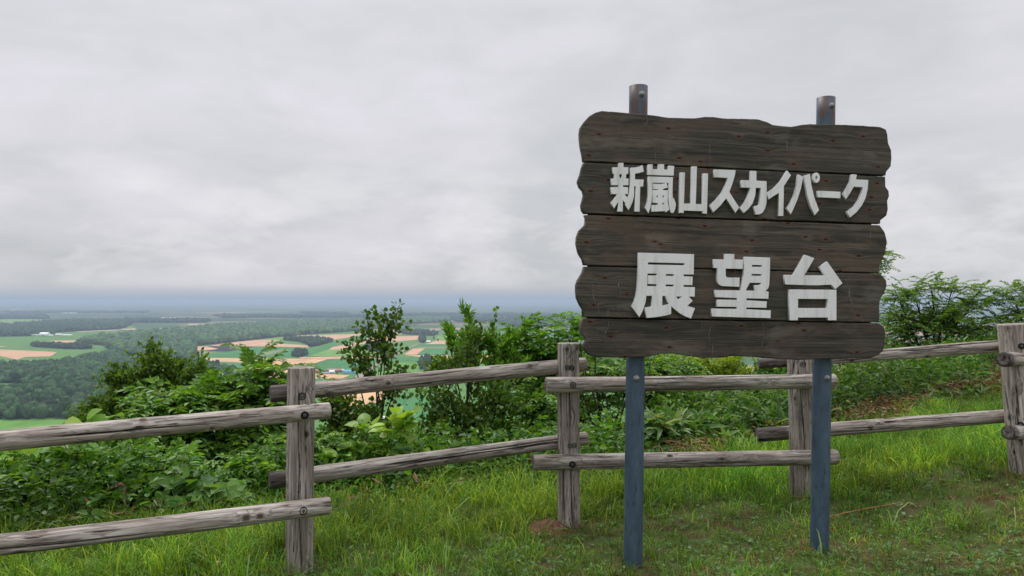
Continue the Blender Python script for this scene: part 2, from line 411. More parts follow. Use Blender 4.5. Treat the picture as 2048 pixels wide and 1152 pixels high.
# ------------------------------------------------------------------ terrain
GP = [(600, 1140, 4.1), (1138, 1050, 4.94), (1600, 985, 5.3), (2051, 945, 5.1), (1265, 1132, 4.12), (1638, 1092, 4.36),
      (0, 1070, 4.8), (650, 990, 5.9), (1000, 945, 6.6), (1450, 890, 7.5), (1650, 830, 9.0), (2000, 750, 11.5),
      (1024, 1200, 3.6), (2048, 1180, 3.4), (0, 1240, 3.5)]
GPW = np.array([list(at(*g)) for g in GP])
A_ = np.c_[np.ones(len(GPW)), GPW[:, 0], GPW[:, 1]]
PL, *_ = np.linalg.lstsq(A_, GPW[:, 2], rcond=None)
RES = GPW[:, 2] - A_ @ PL
EX = np.array([-400, -60, -10, -3.28, -1.47, -.106, 2.13, 3.76, 7.5, 15, 40, 400.0])
EY = np.array([2.8, 3.0, 3.9, 4.45, 5.3, 5.85, 6.75, 8.2, 11.0, 16, 26, 60.0])
def edge(x): return np.interp(x, EX, EY)
def plateau(x, y):
    xc = np.clip(x, -12, 16); yc = np.clip(y, -4, 16)
    z = PL[0] + PL[1] * xc + PL[2] * yc
    d2 = (xc[..., None] - GPW[:, 0]) ** 2 + (yc[..., None] - GPW[:, 1]) ** 2 + 0.15
    wgt = 1 / d2 ** 1.5
    dist = np.sqrt(d2.min(-1))
    return z + (wgt * RES).sum(-1) / wgt.sum(-1) * np.exp(-(dist / 4) ** 2)
def height(x, y):
    x = np.asarray(x, float); y = np.asarray(y, float)
    e = edge(x); s = np.maximum(y - e, 0)
    z = plateau(x, np.minimum(y, e))
    k = np.interp(x, [0, 6], [0.62, 0.34])
    drop = np.where(s < 2, 0.10 * s ** 2, 0.4 + (s - 2) * k)
    near = np.exp(-(x ** 2 + y ** 2) / 900)
    z = z + (fbm(x * 0.9, y * 0.9, 3) - .5) * 0.07 * near + (fbm(x * 4, y * 4, 9) - .5) * 0.02 * near
    back = np.maximum(-y - 12, 0) * 0.25
    side = np.maximum(np.abs(x) - 30, 0) * 0.15
    z = z - drop - back - side
    z = z + (fbm(x / 25, y / 25, 5) - .5) * 5 * (1 - near) * (s > 8)
    t = np.maximum(z, VZ)
    return t
def hz(x, y): return float(height(np.array([x]), np.array([y]))[0])

def axis(a0, a1, fine, grow, far):
    pts = list(np.arange(a0, a1, fine)); v = a1; st = fine
    while v < far: pts.append(v); st *= grow; v += st
    pts.append(far)
    return pts
xp = axis(0, 9, 0.12, 1.09, 90000)
xs = np.array([-v for v in xp[:0:-1]] + xp)
yp = axis(1.0, 13, 0.12, 1.085, 90000)
yn = axis(0, 1, 0.5, 1.35, 3000)
ys = np.array([1.0 - v for v in yn[:0:-1]] + yp)
X, Y = np.meshgrid(xs, ys)
Zg = height(X, Y)
nx, ny = len(xs), len(ys)
ii = (np.arange(ny - 1)[:, None] * nx + np.arange(nx - 1)[None]).ravel()
Qg = np.stack([ii, ii + 1, ii + nx + 1, ii + nx], 1)
def ground_mat():
    m, out = newmat('ground')
    p = posvec(); s = N('ShaderNodeSeparateXYZ'); LK(p, s.inputs[0])
    # look-out: soil and thatch
    a = ntex(posvec((7, 7, 7)), 1.0, 7, 0.65, 0.3); b = ntex(posvec((60, 60, 60)), 1.0, 4, 0.7)
    near = ramp(a, [(0.30, (0.040, 0.026, 0.015)), (0.40, (0.070, 0.055, 0.028)), (0.48, (0.070, 0.085, 0.028)), (0.62, (0.062, 0.105, 0.026))])
    near = mix(0.7, near, ramp(b, [(0.3, (0.4, 0.38, 0.35)), (0.6, (1.1, 1.05, 1.0)), (0.75, (1.9, 1.7, 1.3))]), 'MULTIPLY')
    hill = ramp(ntex(posvec((.8, .8, .8)), 1.0, 8, 0.7), [(0.35, (0.012, 0.022, 0.008)), (0.65, (0.045, 0.085, 0.022))])
    # plain: a patchwork of crops
    mp1 = N('ShaderNodeMapping'); mp1.inputs['Scale'].default_value = (1 / 520, 1 / 300, 0.0); mp1.inputs['Rotation'].default_value = (0, 0, 0.22); LK(p, mp1.inputs[0])
    v = N('ShaderNodeTexVoronoi', distance='CHEBYCHEV'); LK(mp1.outputs[0], v.inputs['Vector']); v.inputs['Scale'].default_value = 1.0; v.inputs['Randomness'].default_value = 0.75
    sv = N('ShaderNodeSeparateColor'); LK(v.outputs['Color'], sv.inputs[0])
    crop = ramp(sv.outputs[0], [(0.0, (0.050, 0.110, 0.035)), (0.22, (0.080, 0.155, 0.045)), (0.40, (0.042, 0.095, 0.038)), (0.52, (0.12, 0.19, 0.06)), (0.62, (0.36, 0.25, 0.15)), (0.80, (0.055, 0.12, 0.04)), (0.90, (0.30, 0.21, 0.13))], 'CONSTANT')
    woods = ramp(ntex(posvec((1 / 1500, 1 / 800, 0)), 1.0, 6, 0.65), [(0.48, (0, 0, 0)), (0.495, (1, 1, 1))])
    farf = N('ShaderNodeMapRange'); LK(s.outputs[1], farf.inputs[0]); farf.inputs[1].default_value = 4200; farf.inputs[2].default_value = 6500
    crop = mix(math_n('MULTIPLY', woods, farf.outputs[0]), crop, (0.022, 0.05, 0.022))
    vf = ntex(posvec((1 / 40, 1 / 40, 0)), 1.0, 5, 0.6)
    crop = mix(0.5, crop, ramp(vf, [(0.3, (0.75, 0.75, 0.75)), (0.7, (1.2, 1.2, 1.2))]), 'MULTIPLY')
    # nearest meadows read as one green
    nearf = N('ShaderNodeMapRange'); LK(s.outputs[1], nearf.inputs[0]); nearf.inputs[1].default_value = 3900; nearf.inputs[2].default_value = 4300
    mead = mix(0.6, (0.088, 0.20, 0.046), ramp(ntex(posvec((1 / 130, 1 / 60, 0)), 1.0, 5, 0.6), [(0.3, (0.7, 0.75, 0.8)), (0.7, (1.25, 1.2, 1.1))]), 'MULTIPLY')
    xf = N('ShaderNodeMapRange'); LK(s.outputs[0], xf.inputs[0]); xf.inputs[1].default_value = 200; xf.inputs[2].default_value = 260
    crop = mix(math_n('MAXIMUM', nearf.outputs[0], xf.outputs[0]), mead, crop)
    hf = N('ShaderNodeMapRange'); LK(s.outputs[2], hf.inputs[0]); hf.inputs[1].default_value = -169.9; hf.inputs[2].default_value = -166
    c = mix(hf.outputs[0], crop, hill)
    nf = N('ShaderNodeMapRange'); LK(s.outputs[2], nf.inputs[0]); nf.inputs[1].default_value = -2.2; nf.inputs[2].default_value = -0.6
    c = mix(nf.outputs[0], c, near)
    principled(out, c, 0.95, spec=0.1, bump=math_n('ADD', a, math_n('MULTIPLY', b, 0.5)), bstr=0.5, bdist=0.03)
    return m
g = link('ground', mesh_np('ground', np.c_[X.ravel(), Y.ravel(), Zg.ravel()], Q=Qg, smooth=True), ground_mat())
tag(g, kind='structure')

# ------------------------------------------------------------------ fields of the plain (flat crops and bare soil)
def field_mat(name, color, rows=0.06, ang=0.3, per=14.0):
    m, out = newmat(name)
    n = ntex(posvec((1 / 70, 1 / 70, 0)), 1.0, 6, 0.6)
    mp = N('ShaderNodeMapping'); mp.inputs['Rotation'].default_value = (0, 0, ang); mp.inputs['Scale'].default_value = (1 / per, 1 / 900, 0)
    LK(posvec(), mp.inputs[0])
    st = ntex(mp.outputs[0], 1.0, 3, 0.6)
    c = mix(1.0, ramp(n, [(0.3, tuple(v * .86 for v in color)), (0.7, tuple(v * 1.13 for v in color))]), ramp(st, [(0.3, (1 - rows * 2,) * 3), (0.7, (1 + rows * 2,) * 3)]), 'MULTIPLY')
    principled(out, c, 0.95, spec=0.05); return m
FM = {'tan': field_mat('ripe_wheat_field', (0.56, 0.365, 0.20)), 'brown': field_mat('pale_earth_field', (0.53, 0.32, 0.205)),
      'green': field_mat('beet_field', (0.060, 0.185, 0.062), 0.08, -0.5), 'lite': field_mat('light_green_field', (0.14, 0.28, 0.066), 0.05),
      'olive': field_mat('mown_hay_field', (0.20, 0.225, 0.10)), 'dark': field_mat('ploughed_black_field', (0.040, 0.030, 0.040)),
      'mead': field_mat('meadow', (0.11, 0.24, 0.05)), 'pale': field_mat('stubble_field', (0.42, 0.35, 0.22)),
      'road': field_mat('farm_road', (0.27, 0.24, 0.20), 0.02)}
FIELDS = [
 ('brown', [(-120,697),(0,699),(114,704),(101,712.5),(50,714),(34,719),(0,712),(-120,710)]),
 ('brown', [(100,681),(156,681),(158,684.5),(117,687)]), ('brown', [(163,685),(211,685.3),(198,690),(170,689)]),
 ('pale', [(150,662.4),(241,659),(234,661),(158,664)]), ('pale', [(-120,690.5),(17,692.3),(0,694),(-120,693.6)]),
 ('lite', [(-120,640),(20,637),(80,639),(78,643),(38,646.5),(-120,646.5)]),
 ('brown', [(388,692.7),(415,692.7),(437,697.4),(424.5,699.8),(392,701)]),
 ('dark', [(413,692.4),(508,693.5),(455,702.9),(409,701.7),(437,697.6)]),
 ('brown', [(421,691.6),(464,684),(520.6,679.3),(566,679.8),(553,682),(531,685.5),(553,687),(617,690.4),(619,695),(509,692.5),(427,692.1)]),
 ('lite', [(504,677),(544,669.3),(570,674),(566,679),(520,678.7)]),
 ('green', [(403,710),(455,703.2),(509,694),(619,695.7),(619,714.6),(409,714.2)]),
 ('olive', [(506.6,709),(560.5,699.8),(584,699),(520.6,713)]), ('olive', [(392,702),(435,704),(403,709.6),(389,711)]),
 ('tan', [(398,715.6),(598,717.4),(655,718.5),(607,733),(596,737),(596,757),(430,756),(438.6,750.7),(536,726),(403,723)]),
 ('green', [(403,723.4),(534,726.3),(437,750.7),(400,753),(395,735)]),
 ('green', [(656,718.8),(753,718),(736,733.7),(721,741),(630,738.6),(609,734)]),
 ('brown', [(598,714.7),(674,713),(765,713),(780,717),(655,718.1),(600,717)]),
 ('lite', [(618,712),(657,699.5),(720,697.5),(760,706),(757,712.6),(640,712.7)]),
 ('green', [(665,684),(706,675),(743,671.5),(714,682.5),(665,693.4),(621,710),(618,704),(640,694)]),
 ('brown', [(589,670.8),(692,668.6),(745,666.5),(690,676),(665,680),(640,675),(594,673)]),
 ('brown', [(655,701.5),(665.5,694),(714,684),(743,673.7),(847,671.5),(834,679.5),(780,684),(721,688),(674,703.5)]),
 ('olive', [(720,669.5),(750,667),(810,668.8),(720,671)]), ('brown', [(775,660.5),(818,660),(819,667),(772,668.4)]),
 ('road', [(841,684.6),(844,685.4),(803,705.3),(754,733),(718,760),(697,760),(748,730.5),(798,703.6)]),
 ('brown', [(807.5,709),(826.6,697),(850,697),(832.4,709.6)]), ('green', [(833,709.4),(850.6,697),(897,697.2),(897,709)]),
 ('green', [(844.5,688),(906,688.6),(906,693),(838.6,693.4)]), ('olive', [(838,693.8),(906,693.2),(905,696.6),(829,696.7)]),
 ('tan', [(809,710),(926,711),(1010,712),(1000,720),(926,719),(840,713.6)]), ('brown', [(875,680.5),(910,682),(909,688),(850,688)]),
 ('lite', [(871,672),(921,673),(921,679),(874,679.8)]), ('mead', [(757,723),(842,726),(838,745),(722,760)]),
 ('green', [(770,714.5),(843,714.2),(841,722),(745,722.4)]),
 ('brown', [(785,660),(850,659),(878,660.4),(850,662.8)]), ('green', [(600,757),(690,758),(650,775),(600,778)]),
 ('tan', [(626,746.5),(700,750.5),(684,757),(625,757)]), ('green', [(905,745),(980,740),(990,760),(900,765)]),
 ('green', [(790,790),(870,785),(880,830),(800,845)]), ('tan', [(690,782),(790,776),(760,806),(670,815)]),
 ('lite', [(380,752),(432,757),(610,758),(590,800),(360,790)]),
 ('mead', [(-120,839),(170,836),(250,870),(-120,905)]), ('mead', [(-120,763),(28,764),(30,782),(-120,790)]),
 ('brown', [(905,668),(985,668.5),(985,672),(900,672)]), ('pale', [(985,682),(1100,680),(1100,687),(985,686)]),
 ('green', [(985,693),(1080,697),(1080,706),(980,705)]), ('brown', [(960,709),(1100,701),(1130,712),(960,722)]),
 ('olive', [(380,690),(430,685.4),(462,683.6),(420,691.4)]), ('pale', [(240,657.5),(272,656.5),(270,660),(236,659.6)]),
 ('pale', [(303,657),(327,656),(322,659.6),(310,660)]), ('pale', [(335,656.8),(382,651.6),(384,654.4),(340,657.6)]),
 ('pale', [(376,647),(412,647),(404,650),(378,650)]), ('pale', [(470,648),(520,646.4),(516,649.6),(478,649.4)]),
 ('mead', [(253,651),(268,652),(264,657),(256,656)]),
 ('tan', [(1280,722),(1350,720),(1350,735),(1280,738)]), ('tan', [(1470,735),(1600,730),(1600,760),(1480,765)]),
 ('green', [(1760,715),(1830,712),(1830,728),(1760,730)]),
]
for k, (kind, poly) in enumerate(FIELDS):
    P = [onplain(x, y, VZ + 0.30 + 0.06 * (k % 9) + (1.0 if kind == 'road' else 0)) for x, y in poly]
    c = sum(P, Vector()) / len(P)
    me = bpy.data.meshes.new('field')
    me.from_pydata([tuple(p - c) for p in P], [], [tuple(range(len(P)))])
    me.update()
    if me.polygons[0].normal.z < 0: me.flip_normals()
    o = link('road' if kind == 'road' else 'field', me, FM[kind], M=Matrix.Translation(c)); tag(o, kind='structure')

# ------------------------------------------------------------------ woods far below
def ico(sub):
    import bmesh
    bm = bmesh.new(); bmesh.ops.create_icosphere(bm, subdivisions=sub, radius=1.0)
    V = np.array([v.co[:] for v in bm.verts]); T = np.array([[v.index for v in f.verts] for f in bm.faces]); bm.free(); return V, T
ICO1, ICO2, ICO3 = ico(1), ico(2), ico(3)
def inpoly(px, py, poly):
    poly = np.asarray(poly); r = np.zeros(len(px), bool); n = len(poly)
    for i in range(n):
        x0, y0 = poly[i]; x1, y1 = poly[(i + 1) % n]
        if y0 == y1: continue
        c = ((y0 > py) != (y1 > py)) & (px < (x1 - x0) * (py - y0) / (y1 - y0) + x0)
        r ^= c
    return r
def crowns(mb, C, Rr, Hh, base, cols, tmpl):
    V0, T0 = tmpl; n = len(C)
    jit = 1 + (rng.random((n, len(V0))) - .5) * 0.55
    V = V0[None] * jit[..., None]
    V = V * np.stack([Rr, Rr, Hh], 1)[:, None]
    V[..., 2] = np.maximum(V[..., 2], -Hh[:, None] * .8)
    V = V + C[:, None]
    T = T0[None] + (np.arange(n) * len(V0))[:, None, None]
    cc = np.repeat(cols[:, None], len(V0), 1) * (0.75 + 0.5 * rng.random((n, len(V0), 1)))
    mb.add(V.reshape(-1, 3), T=T.reshape(-1, 3), C=cc.reshape(-1, 3))
def wood_mat():
    m, out = newmat('woodland_leaves')
    a = N('ShaderNodeAttribute', attribute_name='col')
    n = ntex(posvec((.35, .35, .35)), 1.0, 6, 0.7)
    c = mix(0.9, a.outputs['Color'], ramp(n, [(0.32, (0.3, 0.33, 0.35)), (0.5, (0.9, 0.9, 0.9)), (0.68, (1.7, 1.65, 1.3))]), 'MULTIPLY')
    principled(out, c, 0.9, spec=0.1, bump=n, bstr=1.0, bdist=2.5); return m
M_WOOD = wood_mat()
M_FLOOR = simple_mat('forest_floor', (0.012, 0.024, 0.010), 0.95, var=.3, sc=.02)
def wood(poly, spacing, hgt, label, base=(0.036, 0.088, 0.032), excl=None, maxn=9000, cat='woodland', tm=None):
    W = np.array([onplain(*p)[:2] for p in poly])
    lo, hi = W.min(0), W.max(0)
    n = int(min(maxn * 3, (hi - lo).prod() / spacing ** 2))
    gx = int(max(1, (hi - lo)[0] / spacing)); gy = int(max(1, (hi - lo)[1] / spacing))
    GX, GY = np.meshgrid(np.arange(gx), np.arange(gy))
    x = lo[0] + (GX.ravel() + rng.random(GX.size)) * spacing
    y = lo[1] + (GY.ravel() + rng.random(GX.size)) * spacing
    k = inpoly(x, y, W)
    if excl is not None:
        for e in excl: k &= ~inpoly(x, y, np.array([onplain(*p)[:2] for p in e]))
    x, y = x[k], y[k]; n = len(x)
    s = spacing * (0.40 + 0.45 * rng.random(n) ** 1.5); big = fbm(x / 160, y / 160, 11)
    H = hgt * (0.55 + 0.75 * rng.random(n)) * (0.75 + .5 * big)
    col = np.array(base)[None] * (0.5 + 1.15 * rng.random((n, 1))) * (0.8 + 0.45 * big[:, None])
    col[:, 0] *= 0.85 + 0.5 * rng.random(n)
    C = np.c_[x, y, VZ + H * 0.55]
    fl = bpy.data.meshes.new('forest_floor'); fl.from_pydata([(a, b, VZ + 2.2) for a, b in W], [], [tuple(range(len(W)))]); fl.update()
    if fl.polygons[0].normal.z < 0: fl.flip_normals()
    if excl is None or not excl: tag(link('forest_floor', fl, M_FLOOR), kind='structure')
    mb = MB(); crowns(mb, C, s, H * 0.55, VZ, col, tm or (ICO2 if W[:, 1].mean() < 3000 else ICO1))
    o = link('wood', mb.mesh('wood'), M_WOOD)
    tag(o, label, cat, kind='stuff'); return n
nw = 0
nw += wood([(-120,736),(40,736),(120,731),(180,718),(215,711),(250,704),(330,697),(395,724),(470,752),(520,775),(500,800),(420,830),(260,838),(130,839),(0,841),(-120,842)], 14, 17,
     'dark green mixed woodland filling the near valley at left', excl=[[(-120,765),(45,767),(58,776),(30,789),(-120,794)]])
nw += wood([(158,685),(200,677),(235,673),(300,667),(345,663),(400,657),(450,653),(520,650),(600,645),(700,641),(800,638),(900,636),(900,642),(790,652),(730,661),(620,669),(580,672),(505,680),(450,686.5),(395,692),(388,700),(392,712),(380,722),(330,716),(250,707),(216,700),(212,692),(160,686.5)], 19, 21,
     'long wooded river terrace crossing the plain behind the fields', base=(0.060, 0.125, 0.048), excl=[])
nw += wood([(-160,655),(20,652),(60,648),(150,642),(240,642),(262,650),(240,659),(150,663),(112,665),(100,670),(60,672.5),(-160,677)], 20, 20, 'dark wood behind the white farm at far left', base=(0.024, 0.056, 0.026))
nw += wood([(-160,631),(90,631),(95,638),(-160,640)], 34, 22, 'thin dark belt of woodland far off at left', base=(0.022, 0.05, 0.026))
nw += wood([(64,690.5),(95,692.5),(160,694.5),(190,697),(165,699),(120,697.5),(64,694)], 12, 15, 'tree belt between the two brown fields at left', base=(0.022, 0.054, 0.024))
nw += wood([(583,713),(600,715),(616,711),(611,707),(588,708)], 8, 17, 'small round grove standing alone among the green fields', base=(0.026, 0.06, 0.028))
nw += wood([(568,681),(600,684),(616,691),(619,695),(640,691),(664,684),(652,680),(600,678.5),(570,679)], 13, 15, 'long low copse beside the pale earth field', base=(0.026, 0.06, 0.028))
nw += wood([(790,664),(850,664),(878,668),(868,672),(812,669)], 15, 16, 'copse beyond the farm road near the plain centre', base=(0.024, 0.055, 0.028))
nw += wood([(838,677),(850,676),(850,686),(840,686)], 9, 15, 'cluster of trees at the far end of the farm road', base=(0.024, 0.055, 0.026))
nw += wood([(733,690),(770,692),(790,703),(775,709),(735,700)], 10, 14, 'farmyard trees behind the young birch', base=(0.026, 0.06, 0.028))
nw += wood([(838,728),(856,718),(862,726),(850,738),(842,740)], 7, 15, 'leafy trees beside the white roofed shed', base=(0.028, 0.064, 0.03))
nw += wood([(360,760),(470,757),(520,790),(480,830),(360,850)], 11, 16, 'valley trees behind the pinnate shrub', base=(0.028, 0.064, 0.026))
for k, (x0, x1, y0, y1) in enumerate([(240,420,641,646),(430,760,632,636),(760,1160,630,635),(600,700,626,628.5),(900,1160,638,644),(1000,1160,648,653),(0,300,624,626)]):
    nw += wood([(x0,y0),(x1,y0+1),(x1-10,y1),(x0+15,y1)], 42, 24, 'distant belt of trees on the hazy plain, %s' % ['left of the terrace wood','beyond the terrace wood','behind the young birches','thin and far off in the centre','behind the bright leafy shrub','just above the shrub tops beside the sign','along the horizon at far left'][k], base=(0.020, 0.046, 0.026))
print('woodland crowns', nw)

# ------------------------------------------------------------------ farm buildings
WALLM = {}
def bm_(c):
    if c not in WALLM: WALLM[c] = simple_mat('painted_metal_%d' % len(WALLM), c, 0.6, var=0.1, sc=0.2)
    return WALLM[c]
def farm(px0, px1, py, h, dep, roof, wall, rc, label, arch=False, yaw=0.0):
    a = onplain(px0, py); b = onplain(px1, py); wd = (b - a).length; c = (a + b) / 2; c.z = VZ + 0.3
    e = empty('greenhouse' if arch else 'farm_building', c, Matrix.Rotation(yaw, 4, 'Z'))
    tag(e, label, 'greenhouse' if arch else 'farm building', 'farm buildings on the plain')
    W2 = wd / 2
    if arch:
        mb = MB(); th = np.linspace(0, math.pi, 11)
        pr = np.c_[-np.cos(th) * dep / 2, np.sin(th) ** .8 * h]
        V = np.concatenate([np.c_[np.full(11, s * W2), pr] for s in (-1, 1)])
        Q = [(i, i + 1, 12 + i, 11 + i) for i in range(10)]
        mb.add(V, Q=Q)
        link('roof', mb.mesh('roof', smooth=True), bm_(rc), e, WM[e.name])
        for s in (-1, 1):
            mb = MB()
            Vc = np.r_[[[s * (W2 - .1), 0, 0]], np.c_[np.full(11, s * (W2 - .1)), pr * .99]]
            mb.add(Vc, T=[(0, i + 1, i + 2) for i in range(10)])
            link('end_wall', mb.mesh('end_wall'), bm_(wall), e, WM[e.name])
    else:
        mb = MB(); mb.box((-W2, -dep / 2, 0), (W2, dep / 2, h))
        mb.add([(-W2, -dep/2, h), (-W2, dep/2, h), (-W2, 0, h + roof), (W2, -dep/2, h), (W2, dep/2, h), (W2, 0, h + roof)], T=[(0, 1, 2), (3, 5, 4)])
        link('wall', mb.mesh('wall'), bm_(wall), e, WM[e.name])
        mb = MB(); o = .6; dz = .25
        for s in (-1, 1):
            k = (roof) / (dep / 2)
            V = [(-W2 - o, s * (dep/2 + o), h - o * k + dz), (W2 + o, s * (dep/2 + o), h - o * k + dz), (W2 + o, 0, h + roof + dz), (-W2 - o, 0, h + roof + dz)]
            V += [(x, y, zz + .3) for x, y, zz in V]
            mb.add(V, Q=[(0, 1, 2, 3), (4, 5, 6, 7), (0, 1, 5, 4), (1, 2, 6, 5), (2, 3, 7, 6), (3, 0, 4, 7)])
        link('roof', mb.mesh('roof'), bm_(rc), e, WM[e.name])
        mb = MB(); mb.box((-W2 * .2, -dep / 2 - .12, 0), (W2 * .2, -dep / 2 + .02, h * .75))
        link('door', mb.mesh('door'), bm_((.25, .24, .23)), e, WM[e.name])
WH, GR, RD = (0.75, 0.75, 0.74), (0.36, 0.38, 0.40), (0.42, 0.13, 0.12)
farm(64, 82, 672, 5, 22, 4, WH, GR, 'long grey roofed shed, leftmost building of the farm far left')
farm(81, 98, 672, 8, 26, 9, WH, (.82, .82, .82), 'tallest white barn of the farm far left')
farm(99, 106, 672.4, 4, 12, 3, WH, (.7, .7, .7), 'smallest white shed beside the tall barn far left')
farm(112, 124, 671.6, 5, 16, 5, WH, (.66, .66, .68), 'pale house right of the trees at the far left farm')
farm(125, 144, 672, 4, 14, 3, WH, (.85, .85, .85), 'low long white shed at the right end of the far left farm')
farm(628, 652, 745.5, 4, 10, 3.5, (.3, .27, .25), RD, 'red roofed farm shed nearest the left fence post')
farm(655, 683, 744, 4, 11, 3, (.25, .2, .2), (.45, .17, .16), 'long pinkish red roofed barn beside the teal hall')
farm(645, 661, 748.5, 3, 7, 1.5, GR, (.25, .33, .42), 'low blue grey roofed shed in front of the red barns')
farm(659, 669, 747, 4, 9, 3, WH, (.8, .8, .8), 'small white farm house in front of the red barn')
farm(682, 688, 744, 4, 9, 2.5, GR, (.55, .55, .55), 'small grey roofed shed between red barn and teal hall')
farm(688, 714, 747, 8.5, 16, 0, (.22, .42, .48), (.13, .36, .46), 'teal blue round roofed hall in the farmyard', arch=True)
farm(739, 760, 696, 5, 16, 4, WH, (.62, .66, .72), 'pale grey roofed barn behind the young birch leaves')
farm(840, 848, 717, 4, 10, 3.5, WH, (.85, .85, .85), 'white roofed shed beside the farm road trees')
farm(853, 861, 686, 5, 12, 4, (.4, .3, .25), (.8, .8, .8), 'white roofed house at the far end of the farm road')
farm(995, 1005, 696, 5, 12, 0, WH, (.8, .8, .8), 'left one of the two white arched halls behind the shrubs', arch=True)
farm(1007, 1018, 696, 5, 12, 0, WH, (.8, .8, .8), 'right one of the two white arched halls behind the shrubs', arch=True)
farm(1022, 1046, 698, 4, 16, 3, GR, (.2, .2, .21), 'dark roofed barn right of the white arched halls')
farm(752, 772, 842, 3.5, 10, 2.5, WH, (.8, .8, .82), 'white roofed farm house glimpsed below the fence rail')
for k, (x0, x1, y, wh) in enumerate([(20, 42, 620.5, 'bright white strip of greenhouses far off at the left'), (67, 84, 629, 'white greenhouse row above the thin dark wood belt'), (125, 152, 627, 'long low white roofs far off above the wooded hill'), (322, 350, 637.5, 'thin white roof line on the distant plain left of centre'), (266, 277, 643, 'tiny white roof in the far valley trees'), (978, 1000, 635, 'long white factory roof on the hazy plain behind the shrub'), (1005, 1040, 636, 'pale factory roof furthest right on the hazy plain'), (595, 605, 642, 'tiny white roof on the terrace edge'), (696, 706, 644.5, 'tiny white roof in front of the terrace wood'), (852, 872, 637.5, 'thin pale roof line right of the birch top')]):
    farm(x0, x1, y, 7, 40, 3, WH, (.85, .85, .85), wh)

# single trees around the farms
def farm_tree(px, py, hgt, wid, label, poplar=False):
    b = onplain(px, py); e = empty('farm_tree', b); tag(e, label, 'tree', 'trees around the farms')
    st = MB(); st.tube([(0, 0, 0), (.2, 0, hgt * .35), (0, .1, hgt * .75)], [.45, .35, .15], 6); link('trunk', st.mesh('trunk'), M_BARK, e, WM[e.name])
    mb = MB(); n = 26; v = rng.normal(size=(n, 3)); v /= np.linalg.norm(v, axis=1)[:, None]
    C = v * np.array([wid * .32, wid * .32, hgt * .34]) * rng.random((n, 1)) ** .4 + np.array([0, 0, hgt * .58])
    crowns(mb, C, np.full(n, wid * .22) * (.7 + .6 * rng.random(n)), np.full(n, (.30 if poplar else .2) * wid), 0, np.array([[.030, .072, .028]]) * (.6 + .9 * rng.random((n, 1))), ICO2)
    link('crown', mb.mesh('crown'), M_WOOD, e, WM[e.name])
for a in [(868,681,20,8,'tall narrow tree beside the white roofed house on the farm road',True),(876,683,12,10,'round tree right of the white roofed house on the farm road',False),(107,671.6,11,10,'dark tree between the two groups of white farm buildings at far left',False),(622,744,9,8,'small tree left of the red roofed shed',False),(674,749,6,5,'small bush like tree in front of the red barn',False),(763,697,12,12,'tree right of the pale grey roofed barn',False),(735,697,11,10,'tree left of the pale grey roofed barn',False),(389,700.5,15,14,'single tree at the left tip of the pale earth field',False),(72,693,20,16,'tallest tree of the belt by the brown fields at left',False),(1030,706,8,9,'tree in front of the dark roofed barn',False)]:
    farm_tree(*a)
for x0, y0, x1, y1, wd_ in [(-100,694.5,240,696,6),(403,722,620,721.5,4),(300,652,560,650,9),(845,684,905,655,5),(100,673.4,300,664,5)]:
    A = onplain(x0, y0, VZ + 1.2); B = onplain(x1, y1, VZ + 1.2); d_ = (B - A).normalized(); s_ = Vector((-d_.y, d_.x, 0)) * wd_ / 2; c = (A + B) / 2
    me = bpy.data.meshes.new('road'); me.from_pydata([tuple(p - c) for p in (A - s_, B - s_, B + s_, A + s_)], [], [(0, 1, 2, 3)]); me.update()
    if me.polygons[0].normal.z < 0: me.flip_normals()
    tag(link('road', me, FM['road'], M=Matrix.Translation(c)), kind='structure')

# ------------------------------------------------------------------ the sign
PLp = at(1168, 600, 3.95); PRp = at(1763, 600, 4.21)
u = Vector((PRp.x - PLp.x, PRp.y - PLp.y, 0)).normalized()
nrm = Vector((u.y, -u.x, 0))                      # towards the camera
if nrm.y > 0: nrm = -nrm
TILT = math.atan(0.021)                          # the board hangs a little low on the right
SR_ = Matrix(((u.x, -nrm.x, 0), (u.y, -nrm.y, 0), (0, 0, 1)))   # local x along board, y away from camera, z up
lean = Matrix.Rotation(TILT, 3, 'Y')
SM3 = SR_ @ lean
def onsign(px, py, off=0.0):
    """pixel -> point on the plane of the board shifted off towards the camera"""
    o = Vector((0, 0, EYE)); r = ray(px, py); p0 = PLp + nrm * off
    return o + r * ((p0 - o).dot(nrm) / r.dot(nrm))
GBASE = at(1265, 1132, 4.12)
S0 = onsign(1460, 480); S0b = Vector((S0.x, S0.y, hz(S0.x, S0.y)))
sign = empty('sign_board', S0b)
tag(sign, 'large dark wooden lookout sign with white Japanese letters on two blue grey posts', 'sign')
SMAT = Matrix.Translation(S0) @ SM3.to_4x4()
SINV = SMAT.inverted()
def sl_(px, py, off=0.0):
    q = SINV @ onsign(px, py, off); return (q.x, q.z)
q1 = lambda x, y: (1140 + x / 3.8412, 160 + y / 3.8412)
q2 = lambda x, y: (1460 + x / 3.8412, 160 + y / 3.8412)
q3 = lambda x, y: (1140 + x / 3.8412, 440 + y / 3.8412)
q4 = lambda x, y: (1460 + x / 3.8412, 440 + y / 3.8412)
def Z(q, l): return [q(*p) for p in l]
